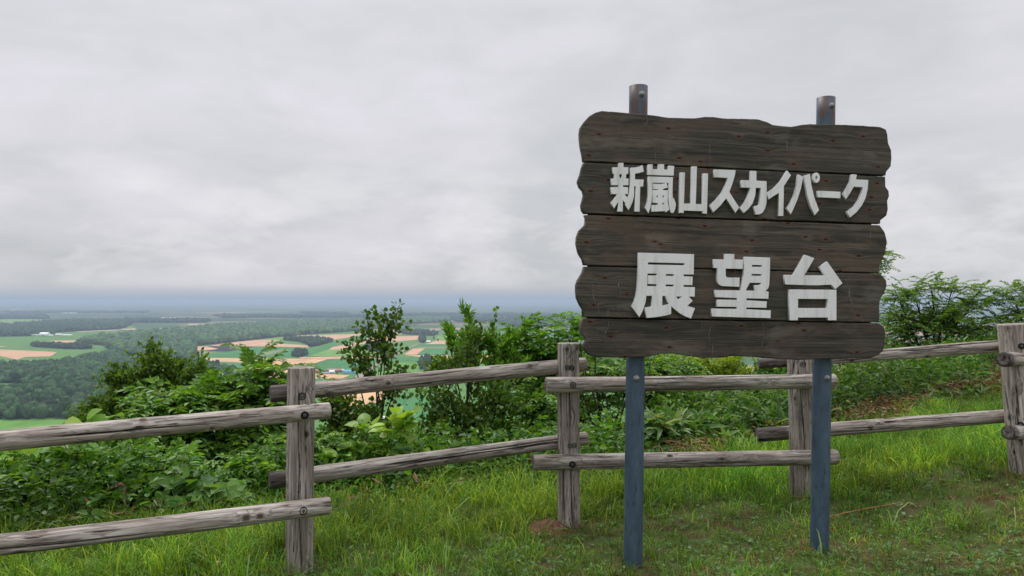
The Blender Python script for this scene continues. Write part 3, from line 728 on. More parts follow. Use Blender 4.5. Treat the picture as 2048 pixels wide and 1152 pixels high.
L = [Z(q1, [(245,235),(195,248),(150,275),(115,315),(85,360),(78,400),(80,450),(85,500),(97,560),(107,623)]),
     Z(q1, [(108,633),(95,670),(84,720),(68,760),(62,780),(75,818),(103,850),(110,880),(98,930),(90,960),(95,1000),(113,1025)]),
     Z(q1, [(114,1036),(125,1062),(122,1105),(112,1120)]) + Z(q3, [(75,80),(57,130),(52,180),(68,250),(98,300),(110,347)]),
     Z(q3, [(112,357),(98,405),(62,465),(50,500),(50,545),(55,600),(80,655),(102,690),(104,746)]),
     Z(q3, [(101,756),(84,800),(85,860),(105,890),(126,915),(122,935),(100,965),(112,1000),(150,1040),(200,1052)])]
Rr_ = [Z(q2, [(1197,732),(1202,705),(1238,662),(1244,600),(1240,540),(1217,485),(1212,420),(1200,380),(1160,360)]),
      Z(q2, [(1155,1103),(1157,1078),(1203,1042),(1215,992),(1210,930),(1224,892),(1220,850),(1196,820),(1193,742)]),
      Z(q4, [(1146,406),(1146,385),(1152,340),(1192,255),(1209,165),(1190,90),(1160,50),(1152,39)]),
      Z(q4, [(1147,786),(1150,755),(1148,650),(1160,600),(1183,565),(1206,505),(1200,462),(1165,425),(1147,414)]),
      Z(q4, [(1080,1062),(1140,1040),(1178,1005),(1190,960),(1196,870),(1185,820),(1150,794)])]
TOP = Z(q1, [(300,240),(430,250),(590,265),(640,270),(760,288),(850,290),(960,293),(1040,282),(1100,282),(1200,295)]) + Z(q2, [(0,295),(100,297),(220,300),(290,322),(330,343),(400,352),(470,358),(560,342),(620,337),(860,342),(1000,348)])
BOT = Z(q4, [(850,1065),(620,1073),(520,1075),(400,1070),(250,1060),(150,1050),(0,1047)]) + Z(q3, [(1200,1055),(1040,1062),(900,1045),(800,1025),(700,1028),(600,1050),(400,1058)])
import bmesh
def outline_obj(name, loops, thick, off, m, parent, bev=0.004, label=None):
    """2D outline(s) in the board plane (first = outer, others = holes or further pieces), thick metres deep, front face off in front of the board"""
    cu_ = bpy.data.curves.new(name, 'CURVE'); cu_.dimensions = '2D'; cu_.fill_mode = 'BOTH'
    cu_.extrude = thick / 2 - bev; cu_.bevel_depth = bev; cu_.bevel_resolution = 1; cu_.offset = -bev
    for lp in loops:
        s = cu_.splines.new('POLY'); s.points.add(len(lp) - 1)
        for p, (a, b) in zip(s.points, lp): p.co = (a, b, 0, 1)
        s.use_cyclic_u = True
    t = bpy.data.objects.new('tmp', cu_); COL.objects.link(t)
    dg = bpy.context.evaluated_depsgraph_get()
    me = bpy.data.meshes.new_from_object(t.evaluated_get(dg))
    bpy.data.objects.remove(t); bpy.data.curves.remove(cu_)
    # curve plane xy -> board plane xz
    V = np.empty(len(me.vertices) * 3, np.float32); me.vertices.foreach_get('co', V); V = V.reshape(-1, 3)
    W = np.c_[V[:, 0], -V[:, 2] - off + thick / 2, V[:, 1]].astype(np.float32)
    c = np.array([(W[:, 0].min() + W[:, 0].max()) / 2, 0, (W[:, 2].min() + W[:, 2].max()) / 2], np.float32)
    me.vertices.foreach_set('co', (W - c).ravel()); me.update(); me.name = name
    me.materials.clear()
    o = link(name, me, m, parent, SMAT @ Matrix.Translation(Vector([float(v) for v in c])))
    if label: o['label'] = label
    return o
def wob(pts, amp=0.0015):
    out = []
    n = len(pts)
    for i in range(n):
        a = Vector(pts[i]); b = Vector(pts[(i + 1) % n]); k = max(1, int((b - a).length / 0.02))
        for j in range(k):
            p = a.lerp(b, j / k); out.append((p.x + (random.random() - .5) * amp, p.y + (random.random() - .5) * amp))
    return out
def smooth_loop(P, it=1):
    for _ in range(it):
        Q = []
        for i in range(len(P)):
            a, b = Vector(P[i]), Vector(P[(i + 1) % len(P)])
            if (b - a).length > 0.12: Q += [tuple(a), tuple(b)] if i == 0 or True else []; continue
            Q += [tuple(a.lerp(b, .25)), tuple(a.lerp(b, .75))]
        P = Q
    return P
TH = 0.045
for k in range(5):
    lp = list(L[k]) if k in (1, 2, 3) else None
    if k == 0: pts = L[0][::-1] + TOP + Rr_[0][::-1]
    elif k == 4: pts = L[4] + BOT[::-1] + Rr_[4]
    else: pts = L[k] + Rr_[k]
    loc = [sl_(*p) for p in pts]
    o = outline_obj('plank', [wob(loc)], TH, 0.0 + 0.0012 * (k % 2), M_PLANK, sign, 0.005)
# dark tongue strips closing the joints from behind
pb = MB()
for (a, b) in ((L[0][-1], Rr_[0][0]), (L[1][-1], Rr_[1][0]), (L[2][-1], Rr_[2][0]), (L[3][-1], Rr_[3][0])):
    A = Vector(sl_(*a)); B = Vector(sl_(*b))
    x0, x1 = A.x + .03, B.x - .03
    z0 = A.y + (B.y - A.y) * 0.03
    V = [(x0, .036, A.y - .03), (x1, .036, B.y - .03), (x1, .036, B.y + .02), (x0, .036, A.y + .02)]
    V += [(x, .060, zz) for x, _, zz in V]
    pb.add(V, Q=[(0, 1, 2, 3), (7, 6, 5, 4), (0, 4, 5, 1), (1, 5, 6, 2), (2, 6, 7, 3), (3, 7, 4, 0)])
link('joint_strip', pb.mesh('joint_strip'), M_BACK, sign, SMAT)
# long drying cracks and fine nail heads stay in the planks' own surface
# letters
Z5 = lambda l: [(1200 + x / 7.3143, 310 + y / 7.3143) for x, y in l]
Z6 = lambda l: [(1460 + x / 6.8267, 320 + y / 6.8267) for x, y in l]
Z7 = lambda l: [(1250 + x / 7.2, 490 + y / 7.2) for x, y in l]
Z8 = lambda l: [(1480 + x / 7.2, 490 + y / 7.2) for x, y in l]
def ring(cx, cy, rx, ry, n=24): return [(cx + rx * math.cos(t * 2 * math.pi / n), cy + ry * math.sin(t * 2 * math.pi / n)) for t in range(n)]
LET = [
 [Z5([(275,115),(343,115),(343,180),(414,180),(414,276),(385,276),(378,343),(416,343),(416,441),(338,441),(338,466),(411,472),(408,572),(356,572),(402,622),(374,712),(335,662),(332,828),(250,828),(270,680),(205,786),(158,695),(205,640),(250,572),(162,572),(162,470),(268,468),(268,441),(165,441),(165,345),(212,343),(207,276),(186,276),(186,180),(275,180)]),
  Z5([(280,280),(322,280),(312,341),(290,341)]),
  Z5([(450,185),(520,182),(575,168),(622,146),(642,243),(580,262),(512,272),(512,358),(638,358),(632,462),(590,462),(580,828),(500,828),(520,458),(500,458),(500,560),(493,620),(475,690),(448,755),(415,808),(366,722),(400,640),(425,560),(438,450),(444,320)])],
 [Z5([(705,138),(770,138),(768,205),(850,210),(858,133),(938,137),(936,212),(1003,214),(1006,155),(1084,162),(1078,302),(688,290)]),
  Z5([(700,315),(1066,325),(1063,450),(1060,560),(1068,655),(1080,630),(1112,720),(1100,790),(1080,840),(1060,850),(1036,840),(1020,790),(1008,700),(1002,600),(1000,410),(770,405),(768,550),(755,680),(735,780),(708,855),(658,765),(690,690),(702,600),(703,450)]),
  Z5([(778,420),(900,424),(975,410),(992,478),(920,497),(920,512),(993,516),(990,690),(1013,800),(965,840),(945,822),(750,830),(757,732),(845,730),(845,702),(767,697),(775,513),(848,512),(848,500),(778,500)]),
  Z5([(828,592),(848,592),(848,622),(828,622)]), Z5([(915,595),(935,595),(935,622),(915,622)]), Z5([(912,702),(935,702),(935,725),(912,725)])],
 [Z5([(1175,255),(1243,255),(1228,710),(1332,712),(1345,165),(1418,168),(1400,718),(1500,720),(1508,268),(1580,272),(1565,860),(1500,855),(1500,822),(1228,812),(1225,848),(1150,848)])],
 [Z5([(1670,212),(1983,222),(1975,290),(1940,410),(1892,540),(1960,650),(2035,765),(1980,850),(1845,635),(1760,742),(1655,842),(1605,735),(1700,650),(1780,550),(1835,440),(1868,335),(1668,325)])],
 [Z6([(283,148),(360,152),(360,282),(498,290),(501,440),(498,580),(480,660),(445,720),(405,742),(345,745),(328,630),(375,628),(400,600),(412,500),(418,382),(352,380),(345,480),(310,590),(250,670),(185,728),(135,650),(195,590),(235,510),(265,430),(275,378),(150,375),(155,275),(278,278)])],
 [Z6([(780,145),(832,208),(735,358),(733,500),(728,765),(658,765),(668,448),(600,490),(525,540),(505,445),(600,385),(690,290)])],
 [Z6([(930,195),(998,228),(970,380),(920,540),(870,660),(828,745),(775,655),(830,580),(880,470),(915,340)]),
  Z6([(1018,210),(1090,188),(1110,340),(1150,510),(1215,685),(1155,757),(1100,630),(1055,480),(1030,340)]),
  Z6(ring(1180,242,46,70)), Z6(ring(1179,242,15,28)[::-1])],
 [Z6([(1200,420),(1508,435),(1508,523),(1195,508)])],
 [Z6([(1665,195),(1732,200),(1718,265),(1887,275),(1880,400),(1850,520),(1800,620),(1730,710),(1635,788),(1600,705),(1700,630),(1760,540),(1800,440),(1812,372),(1690,365),(1640,450),(1580,540),(1545,462),(1600,380),(1645,290)])],
 [Z7([(195,110),(993,132),(990,425),(846,425),(844,450),(975,455),(970,577),(843,577),(843,602),(1006,608),(1004,745),(920,742),(975,803),(897,876),(1008,910),(950,1060),(870,1030),(790,985),(720,930),(665,882),(665,995),(590,1015),(500,1032),(400,1045),(310,1050),(286,902),(385,885),(390,732),(308,732),(296,820),(270,910),(240,980),(205,1040),(95,880),(130,820),(155,740),(172,650),(182,500),(190,300)]),
  Z7([(332,250),(857,262),(855,292),(330,282)]), Z7([(327,412),(458,412),(455,438),(334,438),(332,562),(455,565),(452,592),(318,592)]),
  Z7([(592,418),(706,422),(704,446),(590,444)]), Z7([(588,568),(703,572),(700,598),(586,596)]), Z7([(735,742),(820,742),(768,787)]),
  Z7([(538,735),(580,735),(600,790),(635,852),(535,872)])],
 [Z7([(1440,128),(1575,130),(1573,206),(1699,212),(1695,345),(1450,340),(1450,440),(1460,462),(1480,470),(1650,468),(1646,602),(1400,592),(1355,570),(1330,530),(1325,480),(1328,332),(1272,330),(1278,205),(1438,206)]),
  Z8([(65,168),(432,182),(430,400),(420,570),(408,620),(368,664),(412,672),(408,775),(95,768),(92,795),(385,812),(382,905),(92,900),(90,925),(442,942),(440,1055)]) + Z7([(1250,1030),(1255,915),(1612,920),(1612,892),(1325,888),(1328,785),(1616,790),(1616,765),(1297,752),(1297,648),(1672,655)]) + Z8([(8,630),(35,520),(55,420),(60,300)]),
  Z8([(175,287),(318,290),(316,315),(172,313)]), Z8([(167,417),(312,420),(310,444),(165,442)]), Z8([(140,545),(310,545),(290,575),(205,578),(220,658),(82,656)])],
 [Z8([(935,140),(1070,190),(925,437),(1222,437),(1145,318),(1255,238),(1475,550),(1372,637),(1315,572),(1150,580),(1000,580),(650,568),(640,430),(768,432),(850,290)]),
  Z8([(712,640),(1388,645),(1388,1085),(1265,1085),(1265,1045),(835,1045),(832,1085),(712,1085)]), Z8([(835,775),(1262,778),(1258,908),(835,908)])],
]
LT = 0.021
LN = ['new', 'storm', 'mountain']
for l in LET:
    outline_obj('letter', [[sl_(x, y, LT) for x, y in lp] for lp in l], LT, LT + 0.0015, M_PAINT, sign, 0.0012)

# pale streaks that have run down the boards
M_STR = simple_mat('pale_streak', (.125, .108, .092), .8, var=.5, sc=60)
for k_, (x0, y0, x1, y1, wd_) in enumerate([(1184, 568, 1190, 612, .006), (1237, 556, 1240, 594, .005), (1697, 575, 1704, 628, .008), (1528, 646, 1522, 706, .003), (1293, 226, 1293, 262, .004), (1218, 642, 1208, 680, .005), (1419, 645, 1418, 690, .005)]):
    A = Vector(sl_(x0, y0)); B = Vector(sl_(x1, y1)); n_ = 14; mb = MB(); V = []
    for i in range(n_):
        f = i / (n_ - 1); x = A.x + (B.x - A.x) * f + .004 * math.sin(f * 9 + k_); z_ = A.y + (B.y - A.y) * f
        h_ = wd_ * .5 * (.5 + .9 * random.random()) * math.sin(math.pi * min(.98, f + .06)) ** .5
        V += [(x - h_, -.0026, z_), (x + h_, -.0026, z_), (x + h_, .002, z_), (x - h_, .002, z_)]
    Q = [(4*i+a, 4*i+(a+1)%4, 4*i+4+(a+1)%4, 4*i+4+a) for i in range(n_-1) for a in range(4)]
    mb.add(V, Q=Q); link('stain', mb.mesh('stain'), M_STR, sign, SMAT)
# posts of the sign
POLER = 0.0508
def sign_pole(top, bot, bolts):
    off = -(TH + 0.003 + POLER)
    a = onsign(*bot, off); b = onsign(*top, off)
    ax = (b - a).normalized(); a2 = a - ax * 0.25; Lh = (b - a2).length
    M = Matrix.Translation(a2) @ ax.to_track_quat('Z', 'Y').to_matrix().to_4x4()
    mb = MB(); th = np.arange(40) / 40 * 2 * np.pi
    c, s = np.cos(th), np.sin(th); ri = POLER - .0032
    zl = np.linspace(0, Lh, 30)
    rings = [np.c_[POLER * c, POLER * s, np.full(40, zz)] for zz in zl] + [np.c_[ri * c, ri * s, np.full(40, Lh)], np.c_[ri * c, ri * s, np.full(40, Lh - .25)]]
    V = np.concatenate(rings); Q = []
    for k in range(len(rings) - 1):
        for j in range(40): Q.append((k * 40 + j, k * 40 + (j + 1) % 40, (k + 1) * 40 + (j + 1) % 40, (k + 1) * 40 + j))
    mb.add(V, Q=Q)
    o = link('post', mb.mesh('post', smooth=True), M_POLE, sign, M)
    for bp in bolts:
        q = onsign(*bp, -(TH + .003) + 0.0)
        # project on the tube: point on axis nearest, then out towards the camera
        t = (q - a2).dot(ax); pc = a2 + ax * t
        lat = (q - pc).dot(u)
        lat = max(-POLER * .8, min(POLER * .8, lat))
        nn = (u * lat + nrm * math.sqrt(max(1e-6, POLER ** 2 - lat ** 2))).normalized()
        p = pc + nn * POLER
        bolt_at(p, nn, 0.0125, 0.014, o, dome=True)
def bolt_at(p, n, r, h, parent, dome=False, hexh=True):
    M = Matrix.Translation(p) @ n.to_track_quat('Z', 'Y').to_matrix().to_4x4()
    mb = MB()
    th = np.arange(20) / 20 * 2 * np.pi
    def cyl(r0, r1, z0, z1, k=20, ph=0):
        t = np.arange(k) / k * 2 * np.pi + ph
        V = np.r_[np.c_[r0 * np.cos(t), r0 * np.sin(t), np.full(k, z0)], np.c_[r1 * np.cos(t), r1 * np.sin(t), np.full(k, z1)], [[0, 0, z1]]]
        mb.add(V, Q=[(j, (j + 1) % k, k + (j + 1) % k, k + j) for j in range(k)], T=[(k + j, k + (j + 1) % k, 2 * k) for j in range(k)])
    cyl(r * 1.45, r * 1.4, -.004, .002)
    cyl(r, r * .95, .002, h * .62, 6 if not dome else 20)
    cyl(r * .95 if dome else r * .5, r * .6 if dome else r * .45, h * .62, h, 20)
    link('bolt', mb.mesh('bolt'), M_BOLT, parent, M)
def sunk_bolt(p, n, parent, r=0.0135):
    """bolt head sitting in a dark counterbored hole"""
    M = Matrix.Translation(p) @ n.to_track_quat('Z', 'Y').to_matrix().to_4x4()
    mb = MB(); k = 24; t = np.arange(k) / k * 2 * np.pi; c, s = np.cos(t), np.sin(t)
    R1, R2 = r * 1.5, r * 1.18
    V = np.concatenate([np.c_[R1 * c, R1 * s, np.full(k, -.012)], np.c_[R1 * c, R1 * s, np.full(k, .0035)], np.c_[R2 * c, R2 * s, np.full(k, .0035)], np.c_[R2 * c, R2 * s, np.full(k, -.003)], [[0, 0, -.003]]])
    Q = [(q * k + j, q * k + (j + 1) % k, (q + 1) * k + (j + 1) % k, (q + 1) * k + j) for q in range(3) for j in range(k)]
    mb.add(V, Q=Q, T=[(3 * k + j, 3 * k + (j + 1) % k, 4 * k) for j in range(k)])
    h_ = link('bolt_hole', mb.mesh('bolt_hole'), M_HOLE, parent, M)
    mb = MB()
    V = np.concatenate([np.c_[r * .85 * c, r * .85 * s, np.full(k, -.003)], np.c_[r * .85 * c, r * .85 * s, np.full(k, .001)], np.c_[r * .6 * c, r * .6 * s, np.full(k, .003)], [[0, 0, .0035]]])
    mb.add(V, Q=[(q * k + j, q * k + (j + 1) % k, (q + 1) * k + (j + 1) % k, (q + 1) * k + j) for q in range(2) for j in range(k)], T=[(2 * k + j, 2 * k + (j + 1) % k, 3 * k) for j in range(k)])
    link('bolt', mb.mesh('bolt', smooth=True), M_BOLTD, parent, M)
sign_pole((1277, 173), (1266, 1134), [(1284, 188), (1273, 757)])
sign_pole((1652, 196), (1639, 1094), [(1664, 211), (1655, 756)])

# ------------------------------------------------------------------ the log fence
def log_mesh(Lh, r0, r1, seed, facing=0.0, ncr=3, stain=None):
    """log along local z from 0 to Lh; cracks are real grooves on the side at angle facing"""
    g = np.random.default_rng(seed)
    ns, ntv = 112, max(40, int(Lh / 0.012))
    th = np.arange(ns) / ns * 2 * np.pi; s = np.linspace(0, 1, ntv)
    TH_, S = np.meshgrid(th, s)
    r = r0 + (r1 - r0) * S
    r = r * (1 + 0.10 * (fbm(S * Lh * 2.2 + seed, np.cos(TH_) * 1.2 + 7, seed) - .5) + 0.05 * (fbm(np.cos(TH_) * 1.6 + seed, np.sin(TH_) * 1.6 + S * Lh * .8, seed + 3) - .5))
    r = r + 0.0012 * (fbm(TH_ * 14, S * Lh * 3, seed + 5) - .5) + 0.0014 * (fbm(S * Lh * 9, TH_ * 5, seed + 8) - .5)
    crk = np.zeros_like(r); spiral = (1 if g.random() < .5 else -1) * (.5 + .7 * g.random())
    def groove(c0, a, b, wd, dp, wander, freq):
        nonlocal r, crk
        cen = c0 + wander * (fbm(s * Lh * freq + seed, np.full_like(s, c0), seed + int(c0 * 100) % 50) - .5) * 2 + (s - .5) * spiral * min(1.0, Lh)
        env = np.clip((s - a) / .06, 0, 1) * np.clip((b - s) / .06, 0, 1)
        env = env * np.clip((fbm(s * Lh * 3.5, np.full_like(s, c0 * 3 + seed), 77) - .30) * 4.5, 0, 1.2)
        d = (TH_ - cen[:, None] + np.pi) % (2 * np.pi) - np.pi
        wv = np.maximum(wd * env, 1e-4)[:, None]
        gk = np.exp(-(d * r0 / wv) ** 2) * (env > 0.02)[:, None]
        r = r - dp * env[:, None] * gk
        crk = np.maximum(crk, gk ** 1.5 * np.clip(env * 2.2, 0, 1)[:, None])
    for q in range(ncr):
        a = g.random() * .45; b = min(1.02, a + .3 + g.random() * .55)
        groove(facing + (g.random() - .5) * 1.7, a, b, 0.0028 + .0020 * g.random(), 0.014 + .006 * g.random(), .28, 1.6)
    for q in range(ncr * 5):
        a = g.random() * .95; b = min(1.0, a + .05 + g.random() * .16)
        groove(facing + (g.random() - .5) * 2.8, a, b, 0.0016, 0.003, .12, 3)
    groove(facing + np.pi + g.normal() * .3, -.1, 1.1, .004, .018, .2, 1.2)
    if stain:  # darkens the rail start: drip stain plus the shade there, painted into the colour
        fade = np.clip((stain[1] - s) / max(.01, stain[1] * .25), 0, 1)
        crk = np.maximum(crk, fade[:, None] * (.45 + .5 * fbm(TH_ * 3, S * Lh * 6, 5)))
    bend = 0.012 * Lh * g.normal() * np.sin(S * np.pi)
    V = np.stack([r * np.cos(TH_) + bend, r * np.sin(TH_), S * Lh], -1)
    n = ntv * ns
    i = np.arange(ntv - 1)[:, None] * ns; j = np.arange(ns)[None]; j2 = (j + 1) % ns
    Q = np.stack([i + j, i + j2, i + ns + j2, i + ns + j], -1).reshape(-1, 4)
    Vs = [V.reshape(-1, 3)]; C = [crk.ravel()]; T = []
    k = n
    for e, zz in ((0, 0.0), (ntv - 1, Lh)):
        sg = -1 if e == 0 else 1
        rim = V[e].copy()
        r2 = rim.copy(); r2[:, :2] *= .96; r2[:, 2] = zz + sg * .004
        r3 = rim.copy(); r3[:, :2] *= .5; r3[:, 2] = zz + sg * .003
        Vs += [rim, r2, r3, np.array([[0, 0, zz + sg * .002]])]
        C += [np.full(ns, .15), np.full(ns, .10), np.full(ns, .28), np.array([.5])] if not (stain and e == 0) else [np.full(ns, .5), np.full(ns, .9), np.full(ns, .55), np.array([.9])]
        for q in range(2):
            Q = np.r_[Q, [(k + q * ns + jj, k + q * ns + (jj + 1) % ns, k + (q + 1) * ns + (jj + 1) % ns, k + (q + 1) * ns + jj)[::sg] for jj in range(ns)]]
        T += [(k + 2 * ns + jj, k + 2 * ns + (jj + 1) % ns, k + 3 * ns)[::sg] for jj in range(ns)]
        k += 3 * ns + 1
    me = mesh_np('log', np.concatenate(Vs), T, Q, smooth=True, extra=np.concatenate(C))
    return me
PB = [at(-199, 1235, 3.25), at(600, 1145, 4.1), at(1138, 1050, 4.94), at(1601, 985, 5.3), at(2050, 945, 5.1)]
fence = empty('log_fence', (PB[2].x, PB[2].y, hz(PB[2].x, PB[2].y)))
tag(fence, 'weathered grey log fence with round rails bolted to posts along the lookout edge', 'fence')
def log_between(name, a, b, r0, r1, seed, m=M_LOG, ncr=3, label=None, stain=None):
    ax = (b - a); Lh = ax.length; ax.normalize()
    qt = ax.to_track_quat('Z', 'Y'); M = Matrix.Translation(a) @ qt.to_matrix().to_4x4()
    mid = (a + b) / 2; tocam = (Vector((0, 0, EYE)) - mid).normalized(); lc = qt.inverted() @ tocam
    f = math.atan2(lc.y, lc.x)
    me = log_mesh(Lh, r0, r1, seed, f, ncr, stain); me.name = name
    o = link(name, me, m, fence, M)
    if label: o['label'] = label
    return o
def surf(o_ax, px, py, rad, d0):
    """point on the camera side of a log (axis a->b) under pixel px,py, and its outward normal"""
    a, b = o_ax; ax = (b - a).normalized(); O = Vector((0, 0, EYE)); r = ray(px, py).normalized()
    # closest approach, then step back to the surface
    w0 = O - a; A = r.dot(r); B = r.dot(ax); Cc = ax.dot(ax); D = r.dot(w0); E = ax.dot(w0)
    den = A * Cc - B * B; t = (B * E - Cc * D) / den; s_ = (A * E - B * D) / den
    p = O + r * t; c = a + ax * s_; lat = p - c; l = min(lat.length, rad * .9)
    side = lat.normalized() * l if lat.length > 1e-5 else Vector()
    back = (-r - ax * (-r).dot(ax)).normalized()
    nn = (side + back * math.sqrt(rad * rad - l * l)).normalized()
    return c + nn * rad, nn
posts = []
PT = [at(-199, 770, 3.25), at(603, 736, 4.1), at(1136, 687, 4.94), at(1597, 694, 5.3), at(2024, 649, 5.1)]
PR = [.074, .0740, .0735, .082, .0885]
for i, (b, t, r) in enumerate(zip(PB, PT, PR)):
    ax = (t - b).normalized(); g0 = b - ax * 0.35
    o = log_between('post', g0, t, r * 1.02, r * .98, 100 + i * 7, M_LOG, 2)
    posts.append((o, (g0, t), r))
def rail(a, b, r0, r1, seed, m=M_LOG, label=None, ncr=3, stain=None):
    A = at(*a); B = at(*b); return (log_between('rail', A, B, r0, r1, seed, m, ncr, label, stain), (A, B), (r0 + r1) / 2)
rails = {
 'u0': rail((-260, 905, 3.05), (657, 821, 3.99), .0475, .0435, 11), 'l0': rail((-260, 1119, 3.05), (657, 1011, 3.99), .0455, .046, 12),
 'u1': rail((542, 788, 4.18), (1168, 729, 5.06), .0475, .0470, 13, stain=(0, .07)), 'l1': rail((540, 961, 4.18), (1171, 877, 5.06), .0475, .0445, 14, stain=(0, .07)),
 'u2': rail((1093, 770, 4.83), (1667, 762, 5.18), .0500, .0500, 15), 'l2': rail((1067, 925, 4.82), (1671, 914, 5.18), .0500, .0510, 16),
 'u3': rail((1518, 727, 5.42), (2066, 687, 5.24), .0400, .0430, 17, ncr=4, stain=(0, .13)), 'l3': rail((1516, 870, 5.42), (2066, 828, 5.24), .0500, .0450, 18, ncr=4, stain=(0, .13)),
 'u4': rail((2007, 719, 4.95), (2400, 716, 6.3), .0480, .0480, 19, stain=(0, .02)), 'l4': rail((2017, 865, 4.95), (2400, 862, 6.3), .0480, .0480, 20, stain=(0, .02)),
}
def pbolt(rec, px, py, r=.0135):
    o, axx, rad = rec; p, n = surf(axx, px, py, rad * 1.02, 0); sunk_bolt(p + n * .002, n, o, r)
pbolt(posts[1], 604, 789); pbolt(rails['u0'], 605, 831); pbolt(posts[1], 600.5, 971); pbolt(rails['l0'], 602, 1022)
pbolt(posts[2], 1135, 733, .011); pbolt(posts[2], 1143.5, 733.5, .0115); pbolt(rails['u2'], 1142, 770); pbolt(posts[2], 1140, 887, .010); pbolt(posts[2], 1148, 887, .0115); pbolt(rails['l2'], 1141, 929)
pbolt(posts[3], 1606, 727); pbolt(posts[3], 1611, 877); pbolt(posts[4], 2043, 690); pbolt(posts[4], 2041, 845)

# ------------------------------------------------------------------ leaves and plants
def nrm_(v): return v / (np.linalg.norm(v, axis=-1, keepdims=True) + 1e-9)
TPL = {
 'small': (np.array([(0,0,0),(.45,.5,.10),(.45,-.5,.10),(1,0,-.05)]), [(0,3,1),(0,2,3)]),
 'round': (np.array([(0,0,0),(.28,.46,.06),(.28,-.46,.06),(.68,.42,.05),(.68,-.42,.05),(1,0,-.06)]), [(0,3,1),(0,5,3),(0,4,5),(0,2,4)]),
 'ovate': (np.array([(0,0,0),(.14,.40,.05),(.14,-.40,.05),(.42,.50,.07),(.42,-.50,.07),(.74,.30,.02),(.74,-.30,.02),(1.04,0,-.16),(.14,0,0),(.42,0,-.02),(.74,0,-.06)]),
           [(0,8,1),(0,2,8),(8,9,3),(8,3,1),(8,2,4),(8,4,9),(9,10,5),(9,5,3),(9,4,6),(9,6,10),(10,7,5),(10,6,7)]),
 'lance': (np.array([(0,0,0),(.30,.5,.06),(.30,-.5,.06),(.70,.34,0.0),(.70,-.34,0.0),(1,0,-.16),(.3,0,0),(.7,0,-.05)]), [(0,6,1),(0,2,6),(6,7,3),(6,3,1),(6,2,4),(6,4,7),(7,5,3),(7,4,5)]),
}
def add_leaves(mb, P, D, Nn, Ln, Wd, col, shape='small'):
    P, D, Nn = np.atleast_2d(P), nrm_(np.atleast_2d(D)), np.atleast_2d(Nn)
    n = len(P)
    if n == 0: return
    S = nrm_(np.cross(D, Nn)); Nn = np.cross(S, D)
    Ln = np.broadcast_to(np.asarray(Ln, float), (n,)); Wd = np.broadcast_to(np.asarray(Wd, float), (n,))
    tv, tt = TPL[shape]; tt = np.array(tt); k = len(tv)
    V = P[:, None] + D[:, None] * (tv[None, :, 0, None] * Ln[:, None, None]) + S[:, None] * (tv[None, :, 1, None] * Wd[:, None, None]) + Nn[:, None] * (tv[None, :, 2, None] * Ln[:, None, None])
    T = tt[None] + (np.arange(n) * k)[:, None, None]
    C = np.repeat(np.broadcast_to(col, (n, 3))[:, None], k, 1)
    mb.add(V.reshape(-1, 3), T=T.reshape(-1, 3), C=C.reshape(-1, 3))
def rcol(n, cols, var=0.22):
    cols = np.array(cols, float); w = rng.random(n) * (len(cols) - 1); i = w.astype(int); f = (w - i)[:, None]
    i2 = np.minimum(i + 1, len(cols) - 1)
    c = cols[i] * (1 - f) + cols[i2] * f
    return c * (1 - var + 2 * var * rng.random((n, 1)))
def rdir(n, up=0.0):
    v = rng.normal(size=(n, 3)); v = nrm_(v); v[:, 2] += up; return nrm_(v)
PAL = {
 'birch': [(.026,.072,.010),(.048,.115,.014),(.085,.170,.018),(.135,.145,.026)],
 'pinn': [(.050,.135,.018),(.085,.205,.026),(.135,.275,.034),(.20,.32,.04)],
 'pinnr': [(.055,.145,.020),(.090,.205,.026),(.14,.26,.032),(.21,.31,.04)],
 'bright': [(.06,.17,.018),(.11,.26,.028),(.18,.34,.035)],
 'dark': [(.036,.085,.012),(.066,.135,.017),(.12,.20,.024),(.20,.26,.034)],
 'knot': [(.11,.25,.03),(.19,.35,.04),(.29,.42,.05)],
 'mid': [(.028,.086,.013),(.052,.145,.019),(.090,.200,.026),(.15,.26,.034)],
 'yel': [(.14,.24,.02),(.22,.33,.03),(.30,.38,.05)],
 'sasa': [(.06,.16,.035),(.10,.21,.06),(.17,.27,.10),(.27,.31,.14)],
}
def bez(a, c, b, k=7):
    t = np.linspace(0, 1, k)[:, None]; return (1 - t) ** 2 * a + 2 * t * (1 - t) * c + t * t * b
